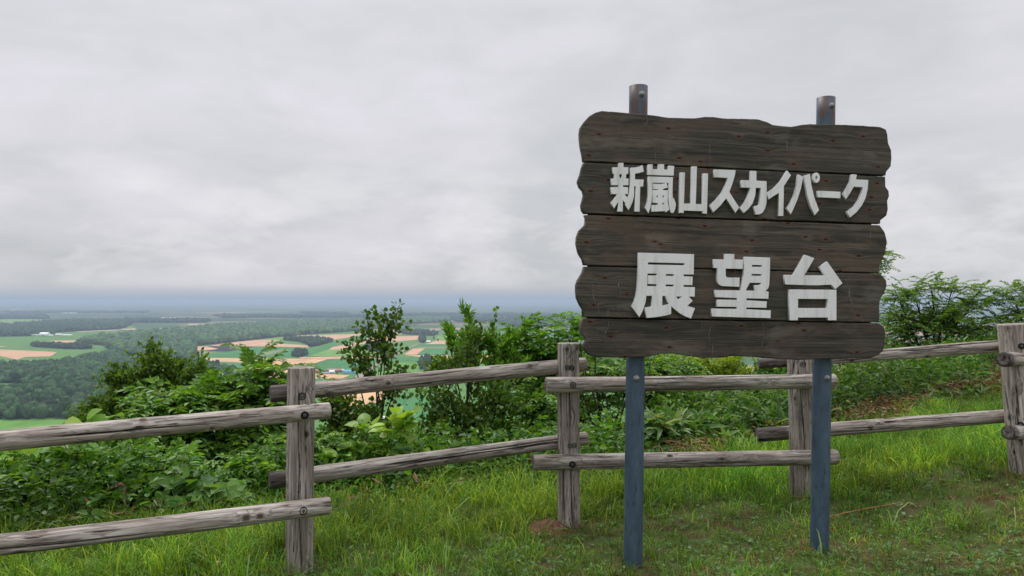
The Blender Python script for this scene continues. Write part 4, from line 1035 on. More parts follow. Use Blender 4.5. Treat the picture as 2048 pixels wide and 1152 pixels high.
def spray(fo, st, P, D, kind, pal, sc=1.0, lsz=1.25):
    """the leafy end of one branch: P polyline of the last stretch, D its heading"""
    tip = P[-1]
    if kind == 'pinnate':
        if sc < 1.12 and sc > 1.08 or sc == 1.151: lsz = 1.12
        for q in range(3 if sc < 1.2 else 2):
            base = P[-1 - q % len(P)]
            d = nrm_(D * .5 + rdir(1, 0.05)[0] * np.array([1, 1, .28]))
            Lr = (0.24 + .14 * rng.random()) * sc; m = rng.integers(6, 10)
            t = np.linspace(.15, 1, m)
            droop = np.array([0, 0, -1]) * Lr * (.22 + .25 * rng.random())
            pts = base + d * (t * Lr)[:, None] + droop * (t ** 2)[:, None] + np.array([0, 0, .15 * Lr]) * (t * (1 - t))[:, None]
            st.tube(np.r_[[base], pts], .0018 * sc, 3)
            hd = np.array([d[0], d[1], d[2] - .2]); side = nrm_(np.cross(hd, [0, 0, 1.0]))
            upn = nrm_(np.cross(side, hd)); upn = upn if upn[2] > 0 else -upn
            for s in (-1, 1):
                dd = nrm_(side * s * .85 + nrm_(hd) * .55 + np.array([0, 0, -.22]) + rng.normal(size=(m, 3)) * .14)
                ll = (.058 + .018 * rng.random(m)) * sc * lsz * np.sin(np.linspace(.75, 2.3, m))
                add_leaves(fo, pts, dd, upn + rng.normal(size=(m, 3)) * .25, ll, ll * .46, rcol(m, pal), 'small')
            add_leaves(fo, pts[-1:], d[None], upn[None], [.05 * sc], [.02 * sc], rcol(1, pal), 'small')
    elif kind in ('round', 'small', 'narrow', 'needle'):
        m = {'round': 13, 'small': 16, 'narrow': 22, 'needle': 26}[kind]
        idx = rng.random(m) * (len(P) - 1); i = idx.astype(int); f = (idx - i)[:, None]
        base = P[i] * (1 - f) + P[np.minimum(i + 1, len(P) - 1)] * f
        if kind == 'round':
            off = rdir(m, .1) * (.03 * sc); dd = nrm_(off * 30 + np.array([0, 0, -.35]) + D * .5)
            for a_, b_ in zip(base[:5], (base + off)[:5]): st.tube([a_, b_], .0008, 3)
            ln = (.036 + .016 * rng.random(m)) * sc; add_leaves(fo, base + off, dd, rdir(m, .5), ln, ln * .88, rcol(m, pal), 'round')
        elif kind == 'small':
            ln = (.040 + .02 * rng.random(m)) * sc; add_leaves(fo, base + rdir(m) * .02 * sc, nrm_(rdir(m, .1) + D * .7), rdir(m, .8), ln, ln * .55, rcol(m, pal), 'small')
        elif kind == 'narrow':
            ln = (.060 + .03 * rng.random(m)) * sc; add_leaves(fo, base, nrm_(rdir(m, .55) * .8 + D * .8), rdir(m, .4), ln, ln * .24, rcol(m, pal), 'small')
        else:
            ln = (.045 + .025 * rng.random(m)) * sc; add_leaves(fo, base, nrm_(rdir(m, .2) * .75 + D * .9), rdir(m, .6), ln, ln * .30, rcol(m, pal), 'small')
    elif kind == 'big':
        m = rng.integers(3, 6); idx = np.linspace(0, len(P) - 1, m).astype(int); base = P[idx]
        sgn = np.where(np.arange(m) % 2 == 0, 1, -1)[:, None]
        side = nrm_(np.cross(D, [0, 0, 1.0]))
        dd = nrm_(side[None] * sgn + D * .55 + rng.normal(size=(m, 3)) * .3 + np.array([0, 0, -.12]))
        b2 = base + dd * .02
        for a_, b_ in zip(base, b2): st.tube([a_, b_], .0016, 3)
        ln = (.115 + .055 * rng.random(m)) * sc; add_leaves(fo, b2, dd, np.array([0, 0, 1.0]) + np.array([0, -.45, 0]) + rng.normal(size=(m, 3)) * .35, ln, ln * .80, rcol(m, pal), 'ovate')
    elif kind == 'sasa':
        m = rng.integers(4, 7); dd = nrm_(rdir(m, .15) * np.array([1, 1, .6]) + np.array([0, 0, .15]))
        ln = (.17 + .08 * rng.random(m)) * sc; add_leaves(fo, np.repeat(tip[None], m, 0), dd, np.array([0, -.2, 1.0]) + rng.normal(size=(m, 3)) * .25, ln, ln * .20, rcol(m, pal), 'lance')
    elif kind == 'fern':
        for q in range(2):
            d = nrm_(D * .4 + rdir(1, .25)[0]); Lr = (.35 + .2 * rng.random()) * sc; m = 16
            t = np.linspace(.08, 1, m); pts = P[0] + d * (t * Lr)[:, None] + np.array([0, 0, -1.]) * Lr * .45 * (t ** 2)[:, None]
            st.tube(pts, .0012, 3); side = nrm_(np.cross(d, [0, 0, 1.0])); upn = nrm_(np.cross(side, d)); upn = upn if upn[2] > 0 else -upn
            for s in (-1, 1):
                ll = .085 * sc * (1.05 - t); add_leaves(fo, pts, nrm_(side * s + d * .35 + rng.normal(size=(m, 3)) * .06), upn[None] + rng.normal(size=(m, 3)) * .1, ll, ll * .28, rcol(m, pal), 'small')
def plant(name, label, cat, base, lobes, kind, pal, group=None, stem_r=.016, sc=1.0, tree=False, bark=None, sub=4, spread=1.0):
    """lobes: (px, py, rx_px, ry_px, depth, depth_radius, n_tips): clumps of the crown, placed where they stand in the world"""
    bx, by = base; B = np.array([bx, by, hz(bx, by) - .03])
    fo, st = MB(), MB(); pal = PAL[pal] if isinstance(pal, str) else pal
    ncen = np.array([at(l[0], l[1], l[4]) for l in lobes])
    fork = B + (ncen.mean(0) - B) * np.array([.25, .25, .35])
    Lt = np.linalg.norm(ncen.mean(0) - B)
    if tree: st.tube(bez(B, (B + fork) / 2 + rng.normal(size=3) * .02, fork, 6), np.linspace(stem_r * 1.6, stem_r, 6), 8)
    for l, C in zip(lobes, ncen):
        px, py, rx, ry, d, rd, nt_ = l
        RX, RZ = rx * d / F, ry * d / F
        start = fork if tree else B + rng.normal(size=3) * np.array([.07, .07, 0]) * spread
        ctrl = start * .45 + C * .55; ctrl[:2] = start[:2] * .6 + C[:2] * .4; ctrl = ctrl + rng.normal(size=3) * .04 * Lt * np.array([1, 1, .3])
        top = C + np.array([0, 0, RZ * .45])
        main = bez(start, ctrl, top, 14); rr = np.linspace(stem_r * .8, stem_r * .22, 14)
        st.tube(main, rr, 6)
        v = nrm_(rng.normal(size=(nt_, 3))) * (rng.random((nt_, 1)) ** (1 / 2.4))
        low = v[:, 2] < -.6
        tips = C + v * np.array([RX, rd, RZ])
        # irregular outline: a few leaders poke out
        lead = rng.random(nt_) < .12; tips[lead] += (tips[lead] - C) * .28
        for t in tips:
            h = np.clip((t[2] - start[2]) / max(.05, top[2] - start[2]) - .12 - .2 * rng.random(), .15, .98)
            k = int(h * 13); s0 = main[k]
            c = s0 * .45 + t * .55 + np.array([0, 0, .10 * np.linalg.norm(t - s0)]) * rng.normal() 
            P = bez(s0, c, t, 7)
            st.tube(P, np.linspace(max(.0012, stem_r * .22), .0012, 7), 4)
            D = nrm_(P[-1] - P[-3])
            spray(fo, st, P[3:], D, kind, pal, sc)
            for q in range(sub - 1):
                a = P[rng.integers(3, 6)]; dd = nrm_(D + rdir(1, .15)[0] * 1.1); ln = (.10 + .14 * rng.random()) * max(sc, 1) * (1.0 if kind != 'pinnate' else .7)
                Pq = np.stack([a + dd * ln * f for f in (0, .35, .7, 1)]); st.tube(Pq, .0012, 3)
                spray(fo, st, Pq, dd, kind, pal, sc)
    e = empty(name, B); tag(e, label, cat, group)
    link('crown' if tree else 'foliage', fo.mesh('foliage', B), M_LEAF, e, Matrix.Translation(Vector(B)))
    link('trunk' if tree else 'stem', st.mesh('stem', B, True), bark or M_BARK, e, Matrix.Translation(Vector(B)))
    return e
def wx(px, d): return (px - CX) / F * d
# conifer-like dark tree and pinnate shrub, left of the first post
plant('young_tree', 'olive green bushy tree with pointed tops rising above the left rail', 'tree', (wx(300, 9.2), 9.2),
      [(308,706,12,24,9.2,0.12,7),(312,751,42,38,9.2,0.28,51),(385,761,26,26,9.2,0.2,23),(402,728,16,12,9.2,0.1,6),(350,736,20,20,9.2,0.15,10),(345,806,60,36,9.2,0.4,57),(238,751,16,16,9.2,0.15,10),(245,801,38,34,9.3,0.3,37),(190,816,24,18,9.3,0.2,18),(215,846,55,30,9.2,0.4,46),(300,851,80,36,9.1,0.45,57)],
      'small', [(.034,.080,.011),(.060,.130,.016),(.10,.19,.022),(.17,.25,.03)], stem_r=.03, sc=1.2, tree=True, sub=5)
plant('shrub', 'leafy pinnate shrub with pale green leaflets left of the nearest post', 'shrub', (wx(440, 6.8), 6.8),
      [(505,761,22,22,6.7,0.15,7),(450,801,60,28,6.7,0.3,21),(520,816,32,36,6.7,0.25,15),(380,826,62,40,6.6,0.3,23),(320,826,40,38,6.4,0.25,13),(480,866,80,45,6.7,0.35,28),(380,906,100,45,6.6,0.4,32),(545,741,10,12,6.7,0.1,2),(545,796,20,30,6.7,0.2,6),(500,926,70,50,6.6,0.35,25),(330,956,70,40,6.5,0.3,19),(455,981,90,40,6.5,0.35,25)],
      'pinnate', 'pinn', stem_r=.014, sc=1.15, sub=2)
plant('birch_sapling', 'slender young birch with small round dark leaves right of the nearest post', 'tree', (wx(752, 7.6), 7.6),
      [(785,630,22,14,7.6,0.1,4),(768,663,30,20,7.6,0.15,4),(735,648,10,12,7.6,0.1,2),(770,698,50,22,7.6,0.2,5),(705,708,36,22,7.6,0.2,5),(735,733,42,20,7.6,0.2,4),(805,743,28,20,7.6,0.2,4),(760,773,50,22,7.6,0.25,4)],
      'round', 'birch', stem_r=.014, sc=1.05, tree=True, sub=3)
plant('shrub', 'dark leafy undergrowth shrub beneath the slender birch, behind the big yellow green leaves', 'shrub', (wx(720, 7.4), 7.4),
      [(690,820,55,34,7.4,.3,20),(760,840,60,36,7.4,.3,20),(680,880,55,40,7.3,.3,30),(780,890,60,40,7.3,.3,28),(665,800,30,22,7.3,.2,12)],
      'round', 'birch', stem_r=.010, sc=.95, sub=3)
plant('birch_sapling', 'denser young birch in the middle behind the upper rail', 'tree', (wx(930, 7.2), 7.2),
      [(935,700,34,26,7.2,0.2,6),(965,660,20,18,7.2,0.15,3),(900,725,36,24,7.2,0.25,6),(950,745,50,28,7.2,0.3,9),(868,730,24,20,7.2,0.2,4),(895,800,56,40,7.2,0.35,14),(960,830,70,45,7.2,0.35,19),(870,850,50,40,7.1,0.3,20),(930,890,80,40,7.1,0.35,29),(1010,800,36,32,7.2,0.3,14)],
      'round', [(.030,.080,.012),(.055,.130,.016),(.09,.18,.022),(.14,.20,.03)], stem_r=.018, sc=1.0, tree=True, sub=3)
plant('shrub', 'bright green shrub with upright narrow leaves poking above the rail', 'shrub', (wx(955, 8.2), 8.2),
      [(938,654,12,24,8.1,0.12,4),(896,658,10,14,8.1,0.1,3),(1000,671,26,24,8.1,0.2,6),(1015,701,26,22,8.1,0.2,6),(950,696,34,24,8.1,0.25,8),(1040,726,30,20,8.1,0.25,6),(985,741,50,24,8.1,0.3,11)],
      'narrow', 'bright', stem_r=.012, sc=1.25, sub=4)
plant('shrub', 'tall bright feathery leaved shrub between the rail and the left edge of the sign', 'shrub', (wx(1110, 8.4), 8.4),
      [(1045,650,12,16,8.4,0.1,4),(1065,675,28,20,8.4,0.2,4),(1110,655,34,18,8.4,0.2,6),(1150,665,30,24,8.4,0.25,7),(1085,710,45,24,8.4,0.3,11),(1140,710,45,26,8.4,0.3,13),(1060,745,50,24,8.4,0.3,11),(1120,760,60,30,8.4,0.35,20)],
      'pinnate', 'bright', stem_r=.014, sc=1.0, sub=2)
plant('shrub', 'airy dark stemmed shrub behind the left sign post', 'shrub', (wx(1215, 7.9), 7.9),
      [(1190,740,50,24,7.9,.3,14),(1270,745,60,22,7.9,.35,16),(1340,735,60,20,7.9,.35,16),(1210,800,40,24,7.9,.3,9),(1160,830,30,26,7.9,.2,8),(1070,800,45,30,7.8,.3,14),(1075,850,50,36,7.7,.3,18)],
      'pinnate', 'pinn', stem_r=.022, sc=.85, sub=2)
plant('shrub', 'yellow green shrub filling the gap under the sign above the rail', 'shrub', (wx(1400, 10.5), 10.5),
      [(1330,725,50,18,10.5,.4,26),(1400,725,55,18,10.5,.4,28),(1460,735,45,20,10.5,.4,20),(1370,750,70,20,10.4,.4,28)],
      'small', 'yel', stem_r=.016, sc=1.3, sub=4)
plant('shrub', 'dark evergreen shrub under the right half of the sign', 'shrub', (wx(1490, 11.0), 11.0),
      [(1450,780,50,28,10.9,.4,24),(1510,770,60,32,11,.5,34),(1560,750,45,30,11,.4,22)],
      'small', 'mid', stem_r=.016, sc=1.3, sub=4)
plant('shrub', 'pinnate leaved shrub behind the rails between the two sign posts', 'shrub', (wx(1440, 9.0), 9.0),
      [(1370,800,50,30,9.0,.3,12),(1440,795,50,30,9.0,.3,14),(1500,800,55,34,9.1,.35,16),(1470,840,70,30,8.9,.35,16),(1560,830,40,36,9.3,.3,10)],
      'pinnate', 'mid', stem_r=.011, sc=.75, sub=2)
plant('shrub', 'low shrub with yellow flower spikes between the rails under the sign', 'shrub', (wx(1355, 9.1), 9.1),
      [(1345,822,34,14,9.1,.2,16),(1385,818,28,12,9.1,.2,14)], 'small', [(.10,.17,.02),(.28,.32,.03),(.42,.40,.05)], stem_r=.005, sc=.7, sub=3)
plant('shrub', 'leafy green shrub just left of the airy dark stems, behind the second post', 'shrub', (wx(1110, 7.5), 7.5),
      [(1060,890,55,34,7.4,.3,26),(1130,850,45,40,7.6,.3,22),(1010,880,45,36,7.3,.3,20)], 'small', 'mid', stem_r=.008, sc=1.2, sub=4)
# bare dark stems seen between the rails
e = empty('dead_shrub', (wx(1215, 7.3), 7.3, hz(wx(1215, 7.3), 7.3))); tag(e, 'nearly leafless shrub of dark forking stems between the second post and the left sign post', 'shrub')
st = MB(); B0 = np.array([wx(1215, 7.3), 7.3, hz(wx(1215, 7.3), 7.3) - .05])
for (bx, pts_) in ((1222, [(1205,860),(1190,800),(1168,735),(1160,690)]), (1214, [(1200,880),(1180,830),(1166,790),(1170,730)]), (1225, [(1212,850),(1215,800),(1190,740),(1186,690)]), (1236, [(1250,870),(1275,830),(1292,780),(1300,730)]), (1230, [(1238,850),(1252,800),(1262,750),(1250,700)]), (1182, [(1180,890),(1172,850),(1166,815)])):
    P = np.array([[wx(bx, 7.3), 7.3, B0[2]]] + [list(at(x_, y_, 7.2 - .1 * i)) for i, (x_, y_) in enumerate(pts_)])
    P = np.concatenate([bez(P[i], (P[i] + P[i+1]) / 2 + rng.normal(size=3) * .012, P[i+1], 4)[:3] for i in range(len(P) - 1)] + [P[-1:]])
    st.tube(P, np.linspace(.013, .004, len(P)), 6)
    for q in range(3):
        k = rng.integers(4, len(P) - 1); dd = nrm_(rdir(1, .5)[0]); st.tube([P[k], P[k] + dd * .12, P[k] + dd * .2 + [0, 0, .05]], [.004, .0025, .0012], 4)
link('stem', st.mesh('stem', B0, True), M_BARK, e, Matrix.Translation(Vector(B0)))
# big-leaved knotweed
KG = 'big leaved plants along the fence'
plant('knotweed', 'yellow green big leaved plant in front of the slender birch', 'plant', (wx(765, 6.35), 6.35),
      [(725,855,28,16,6.2,.12,3),(790,845,42,22,6.2,.12,5),(820,835,18,18,6.2,.1,3),(745,890,60,20,6.15,.15,6),(830,895,50,16,6.2,.15,4),(690,905,36,14,6.1,.15,4)], 'big', 'knot', KG, stem_r=.006, sc=.92, sub=1)
plant('knotweed', 'large leaved plant whose top leaves stand above the left rail', 'plant', (wx(165, 5.4), 5.4),
      [(160,850,24,14,5.3,.1,3),(185,845,22,14,5.3,.1,2),(120,880,24,10,5.3,.1,2),(60,895,40,14,5.3,.15,3)], 'big', 'knot', KG, stem_r=.007, sc=1.0, sub=1)
plant('knotweed', 'large leaved plant just under the upper left rail', 'plant', (wx(185, 5.6), 5.6),
      [(150,920,50,20,5.5,.15,5),(215,925,50,22,5.5,.15,6),(240,950,40,20,5.4,.12,4)], 'big', 'bright', KG, stem_r=.007, sc=1.15, sub=1)
plant('knotweed', 'broad leaved plant low down left of the nearest post', 'plant', (wx(390, 5.5), 5.5),
      [(350,985,40,20,5.3,.12,4),(420,985,45,20,5.3,.12,5),(385,960,50,20,5.35,.12,4),(450,1005,30,12,5.3,.1,2)], 'big', [(.06,.15,.03),(.10,.21,.04),(.14,.26,.05)], KG, stem_r=.006, sc=1.0, sub=1)
plant('knotweed', 'yellow green large leaved plant below the upper rail at the far left', 'plant', (wx(60, 5.6), 5.6),
      [(20,925,46,20,5.4,.15,5),(95,915,50,20,5.5,.15,6),(60,960,60,22,5.3,.15,5)], 'big', 'knot', KG, stem_r=.006, sc=.95, sub=1)
plant('knotweed', 'large leaved plant under the middle of the upper left rail', 'plant', (wx(330, 5.9), 5.9),
      [(290,930,46,20,5.7,.15,5),(370,920,50,20,5.8,.15,5)], 'big', 'bright', KG, stem_r=.006, sc=.9, sub=1)
for (px, py, rx, ry, d, lb) in [(300,960,80,26,5.6,'light green pinnate shrub between the left rails'), (60,985,70,30,5.2,'light green pinnate shrub near the left frame edge'), (500,960,60,34,5.8,'light green pinnate shrub just left of the nearest post')]:
    plant('shrub', lb, 'shrub', (wx(px, d), d), [(px - rx * .4, py, rx * .6, ry, d, .25, 9), (px + rx * .4, py, rx * .6, ry, d, .25, 9)], 'pinnate', [(.07,.18,.02),(.12,.27,.03),(.19,.34,.04)], 'light pinnate shrubs at left', stem_r=.007, sc=.9, sub=2)
# low shrubs of the bank
lowspec = [
 (60,970,90,50,5.9,'small','mid','low dense shrub at the left edge between the rails'),
 (200,990,90,45,5.6,'small','mid','low leafy shrub behind the dry brown stalk'),
 (110,930,100,30,6.4,'small','bright','yellowish low shrub under the upper rail at far left'),
 (300,985,60,36,5.9,'small','mid','low dark leaved shrub left of the broad leaved plant'),
 (560,960,60,40,6.4,'pinnate','mid','drooping pinnate leaved shrub behind the nearest post'),
 (690,960,60,30,6.6,'small','bright','low light green shrub right of the nearest post'),
 (800,950,70,34,7.0,'small','mid','low shrub behind the lower rail in the middle'),
 (910,955,60,30,7.2,'fern','mid','low ferny plant behind the lower rail in the middle'),
 (1040,960,60,26,7.3,'small','mid','low shrub at the foot of the second post'),
 (1200,905,60,30,8.0,'small','mid','low shrub by the airy dark stems'),
]
for (px, py, rx, ry, d, kd, pl, lb) in lowspec:
    plant('shrub', lb, 'shrub', (wx(px, d), d), [(px - rx * .4, py, rx * .6, ry, d, .3, 26), (px + rx * .45, py + 4, rx * .6, ry * .9, d, .3, 24)] , kd, pl, 'low shrubs on the bank', stem_r=.006, sc=.85 if kd == 'pinnate' else 1.15, sub=3 if kd != 'pinnate' else 2)
# broad bamboo grass clumps
for (px, py, rx, ry, d, lb) in [(1310,860,40,22,7.0,'bamboo grass clump right of the left sign post'), (1370,862,42,26,7.0,'bamboo grass clump in the middle under the sign'), (1435,862,38,26,7.2,'bamboo grass clump beside the dead leaves under the sign'), (1530,850,40,24,7.7,'bamboo grass clump left of the third post'), (1060,940,44,20,6.2,'pale bamboo grass clump left of the second post'), (1710,800,44,20,9.2,'bamboo grass clump right of the right sign post'), (1780,780,44,20,9.9,'bamboo grass clump at the head of the brown litter')]:
    plant('bamboo_grass', lb, 'plant', (wx(px, d), d), [(px, py, rx, ry, d, .2, 20)], 'sasa', 'sasa', 'bamboo grass clumps', stem_r=.004, sc=1.15, sub=1, spread=4)
# taller leafy shrubs right behind the rails
for (px, py, rx, ry, d, kd, pl, lb) in [
 (1330,800,50,36,8.8,'small','mid','dense mid green shrub right of the left sign post between the rails'),
 (1440,830,60,30,8.6,'pinnate','pinn','feathery green shrub above the bamboo grass under the sign'),
 (1520,800,50,34,9.2,'fern','mid','ferny shrub just left of the third post'),
 (1090,900,50,30,7.0,'small','mid','leafy shrub behind the foot of the second post'),
 (960,920,70,30,6.9,'small','mid','leafy shrub behind the lower rail left of the second post'),
 (840,915,60,34,6.5,'small','pinn','light leafy shrub behind the lower rail, below the birch saplings'),
 (620,930,50,50,6.2,'pinnate','pinn','pinnate leaved shrub directly behind the nearest post'),
 (30,1000,60,40,5.2,'small','mid','small leaved shrub at the extreme left edge just above the lower rail'),
 (140,1010,60,36,5.2,'small','pinn','small leaved shrub above the lower left rail'),
 (560,1000,50,30,5.7,'small','mid','small leaved shrub low behind the nearest post')]:
    plant('shrub', lb, 'shrub', (wx(px, d), d), [(px - rx * .45, py, rx * .6, ry, d, .3, 30), (px + rx * .45, py + 4, rx * .6, ry, d, .3, 30)], kd, pl, 'leafy shrubs along the rails', stem_r=.006, sc=.8 if kd != 'small' else 1.15, sub=3 if kd != 'pinnate' else 2)
# trees on the right, beyond the bank
TR = 'trees with feathery leaves on the right'
plant('feathery_tree', 'feathery leaved tree directly right of the sign board', 'tree', (wx(1850, 14.5), 14.5),
      [(1790,587,24,14,14.5,0.4,9),(1830,602,34,18,14.4,0.5,7),(1860,575,34,12,14.4,0.5,6),(1800,642,45,28,14.4,0.7,23),(1850,647,45,28,14.4,0.7,23),(1905,577,26,10,14.3,0.4,5),(1905,622,40,24,14.3,0.6,18),(1950,614,36,20,14.4,0.5,9),(1965,579,22,10,14.5,0.3,4),(1930,662,50,26,14.4,0.7,23),(1840,692,70,20,14.4,0.8,23)],
      'pinnate', 'pinnr', TR, stem_r=.035, sc=1.1, tree=True, sub=2)
plant('feathery_tree', 'feathery leaved tree behind the rightmost fence post', 'tree', (wx(2060, 14), 14),
      [(2025,602,30,20,14,0.5,8),(2050,580,34,16,14,0.5,8),(2010,642,34,24,14,0.6,11),(2070,642,50,34,14,0.8,18),(2000,682,36,22,14,0.6,11),(2120,612,50,50,14,0.8,18)],
      'pinnate', 'pinnr', TR, stem_r=.035, sc=1.1, tree=True, sub=2)
plant('feathery_tree', 'feathery leaved tree mostly hidden behind the sign board', 'tree', (wx(1690, 13), 13),
      [(1700,520,60,30,13,.6,26),(1755,510,22,14,13,.3,10),(1690,580,70,35,13,.8,30),(1650,640,80,35,13,.8,30),(1700,690,90,28,13,.8,34),(1600,700,60,24,13,.7,20)],
      'pinnate', 'pinnr', TR, stem_r=.035, sc=1.1, tree=True, sub=2)
for (px, py, rx, ry, d, kd, pl, lb) in [
 (1700,765,60,26,11.5,'small','bright','light green shrub above the lower rail right of the sign post'),
 (1790,745,55,26,12.3,'fern','bright','ferny green shrub on the bank below the feathery tree'),
 (1880,722,60,22,13.0,'small','bright','low shrub on the bank near the top rail at right'),
 (1960,705,50,20,13.6,'fern','mid','dark ferny shrub on the bank beside the rightmost post'),
 (2060,712,50,24,13.6,'small','mid','low shrub on the bank behind the rightmost post'),
 (1640,790,50,30,11.0,'pinnate','mid','pinnate leaved shrub behind the third post')]:
    plant('shrub', lb, 'shrub', (wx(px, d), d), [(px - rx * .4, py, rx * .6, ry, d, .4, 30), (px + rx * .45, py, rx * .6, ry, d, .4, 30)], kd, pl, 'low shrubs on the bank at right', stem_r=.007, sc=1.35 if kd != 'pinnate' else .9, sub=3)

# ------------------------------------------------------------------ undergrowth carpet down the bank (nobody could count it)
fo = MB()
def carpet(n, x0, x1, s0, s1, hs, lo, hi, pal, shape, asp):
    x = x0 + (x1 - x0) * rng.random(n); s = s0 + (s1 - s0) * rng.random(n) ** 1.2
    y = edge(x) + s + (fbm(x * 1.5, x * 0 + 2, 4) - .5) * .8
    hh = hs * (0.25 + 1.1 * fbm(x * 1.7, y * 1.7, 31)) * np.clip((s + .1) / .5, .25, 1)
    zz = height(x, y) + hh * rng.random(n) ** .55
    ln = lo + (hi - lo) * rng.random(n)
    tone = 0.35 + 1.0 * fbm(x * 1.1, y * 1.1, 41)[:, None]
    c = rcol(n, PAL[pal]) * tone
    add_leaves(fo, np.c_[x, y, zz], nrm_(rdir(n, .05) * np.array([1, 1, .5])), rdir(n, .9), ln, ln * asp, c, shape)
carpet(26000, -6.5, 4, -.1, 4.0, .42, .035, .075, 'mid', 'small', .55)
carpet(5000, -6.5, 4, 0, 3.5, .5, .04, .085, 'mid', 'ovate', .65)
carpet(3000, -6.5, 4, .1, 3.0, .55, .04, .08, 'bright', 'ovate', .6)
carpet(12000, -6.5, 4, .0, 3.0, .55, .03, .06, 'pinn', 'small', .45)
carpet(12000, -6.5, 9, .3, 3.5, .5, .06, .14, 'mid', 'lance', .2)
carpet(40000, 2, 16, .3, 5.0, .62, .04, .09, 'mid', 'small', .5)
carpet(14000, 2, 16, .4, 5.0, .75, .06, .13, 'pinn', 'small', .28)
carpet(5000, 2, 16, .3, 4.0, .7, .08, .2, 'sasa', 'lance', .16)
carpet(2600, 1.2, 9, .0, .6, .35, .10, .22, 'sasa', 'lance', .20)
o = link('undergrowth', fo.mesh('undergrowth'), M_LEAF); tag(o, 'dense low undergrowth covering the bank beyond the fence', 'undergrowth', kind='stuff')
# dead leaves and cut stalks along the edge of the mown strip
fo = MB(); n = 14000
x = np.r_[1.4 + 7.5 * rng.random(13400), -4.5 + 6 * rng.random(600)]; y = edge(x) + rng.normal(size=n) * (.16 + .12 * (x > 2.5)) + .08
keep = fbm(x * 1.3, y * 1.3, 51) > .42; x, y = x[keep], y[keep]; n = len(x)
add_leaves(fo, np.c_[x, y, height(x, y) + .01 + .20 * rng.random(n) ** 2], rdir(n) * np.array([1, 1, .5]), rdir(n, .6), .04 + .12 * rng.random(n) ** 2, .007 + .012 * rng.random(n), rcol(n, [(.07,.032,.018),(.15,.070,.035),(.24,.13,.07),(.36,.26,.15)], .35), 'lance')
o = link('dead_leaves', fo.mesh('dead_leaves'), leaf_mat('dead_leaf', .15, .6, .03)); tag(o, 'brown dead leaves and cut stalks heaped along the mown edge', 'dead leaves', kind='stuff')

# ------------------------------------------------------------------ grass
def in_view(x, y, m=.12):
    return (np.abs(x) < y * (1024 / F + m) + .3)
def blades(n, xr, yr, dens, hfun, pal, wd, curl=.95, seg=True):
    x = xr[0] + (xr[1] - xr[0]) * rng.random(n); y = yr[0] + (yr[1] - yr[0]) * rng.random(n)
    k = in_view(x, y) & (y < edge(x) + .35) & (y > 2.6); x, y = x[k], y[k]
    tuft = np.clip((vnoise(x * 13, y * 13, 69) - .2) * 2.2, .08, 1)
    pdens, h = dens(x, y) * tuft, hfun(x, y)
    k = rng.random(len(x)) < pdens; x, y, h = x[k], y[k], h[k]; n = len(x)
    h = h * (.35 + 1.0 * rng.random(n)) * (.6 + .9 * vnoise(x * 9, y * 9, 67))
    a = rng.random(n) * 2 * np.pi; lean = (.15 + curl * rng.random(n) ** 1.5)
    d = np.c_[np.cos(a), np.sin(a)]; b = rng.random(n) * 2 * np.pi; sd = np.c_[np.cos(b), np.sin(b), np.zeros(n)]
    B0 = np.c_[x, y, height(x, y) - .012]
    W = wd * (.6 + .8 * rng.random(n))[:, None]
    P1 = B0 + np.c_[d * (lean * h * .28)[:, None], h * .5]
    P2 = B0 + np.c_[d * (lean * h * .78)[:, None], h * (.86 - .15 * lean)]
    P3 = B0 + np.c_[d * (lean * h * 1.35)[:, None], h * (1.02 - .55 * lean)]
    V = np.stack([B0 - sd * W, B0 + sd * W, P1 - sd * W * .9, P1 + sd * W * .9, P2 - sd * W * .6, P2 + sd * W * .6, P3], 1)
    T = np.array([(4, 5, 6)])[None] + (np.arange(n) * 7)[:, None, None]
    Q = np.array([(0, 1, 3, 2), (2, 3, 5, 4)])[None] + (np.arange(n) * 7)[:, None, None]
    patch = fbm(x * 1.6, y * 1.6, 61)[:, None]; p2 = fbm(x * .7 + 5, y * .7, 63)[:, None]
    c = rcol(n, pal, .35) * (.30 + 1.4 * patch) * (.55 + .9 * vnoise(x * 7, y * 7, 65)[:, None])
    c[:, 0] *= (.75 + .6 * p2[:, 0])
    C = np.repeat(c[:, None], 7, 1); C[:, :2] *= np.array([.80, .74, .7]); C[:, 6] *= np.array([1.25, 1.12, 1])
    return V.reshape(-1, 3), T.reshape(-1, 3), Q.reshape(-1, 4), C.reshape(-1, 3)
def near_fence(x, y):      # beyond the posts nobody mows
    fy = np.interp(x, [-6, PB[1].x, PB[2].x, PB[3].x, PB[4].x, 9], [2.0, PB[1].y, PB[2].y, PB[3].y, PB[4].y, 6.8])
    return y - fy
def hgt_f(x, y):
    nf = near_fence(x, y)
    t = np.clip((nf + .35) / .7, 0, 1)
    left = np.clip((1.2 - x) / 2.5, 0, 1)
    far = np.clip((y - 6.5) / 3, 0, 1)
    h = (.062 + .043 * left) * (1 - t) + (.155 - .05 * far) * t
    return h * (.6 + .8 * fbm(x * 2.2, y * 2.2, 71))
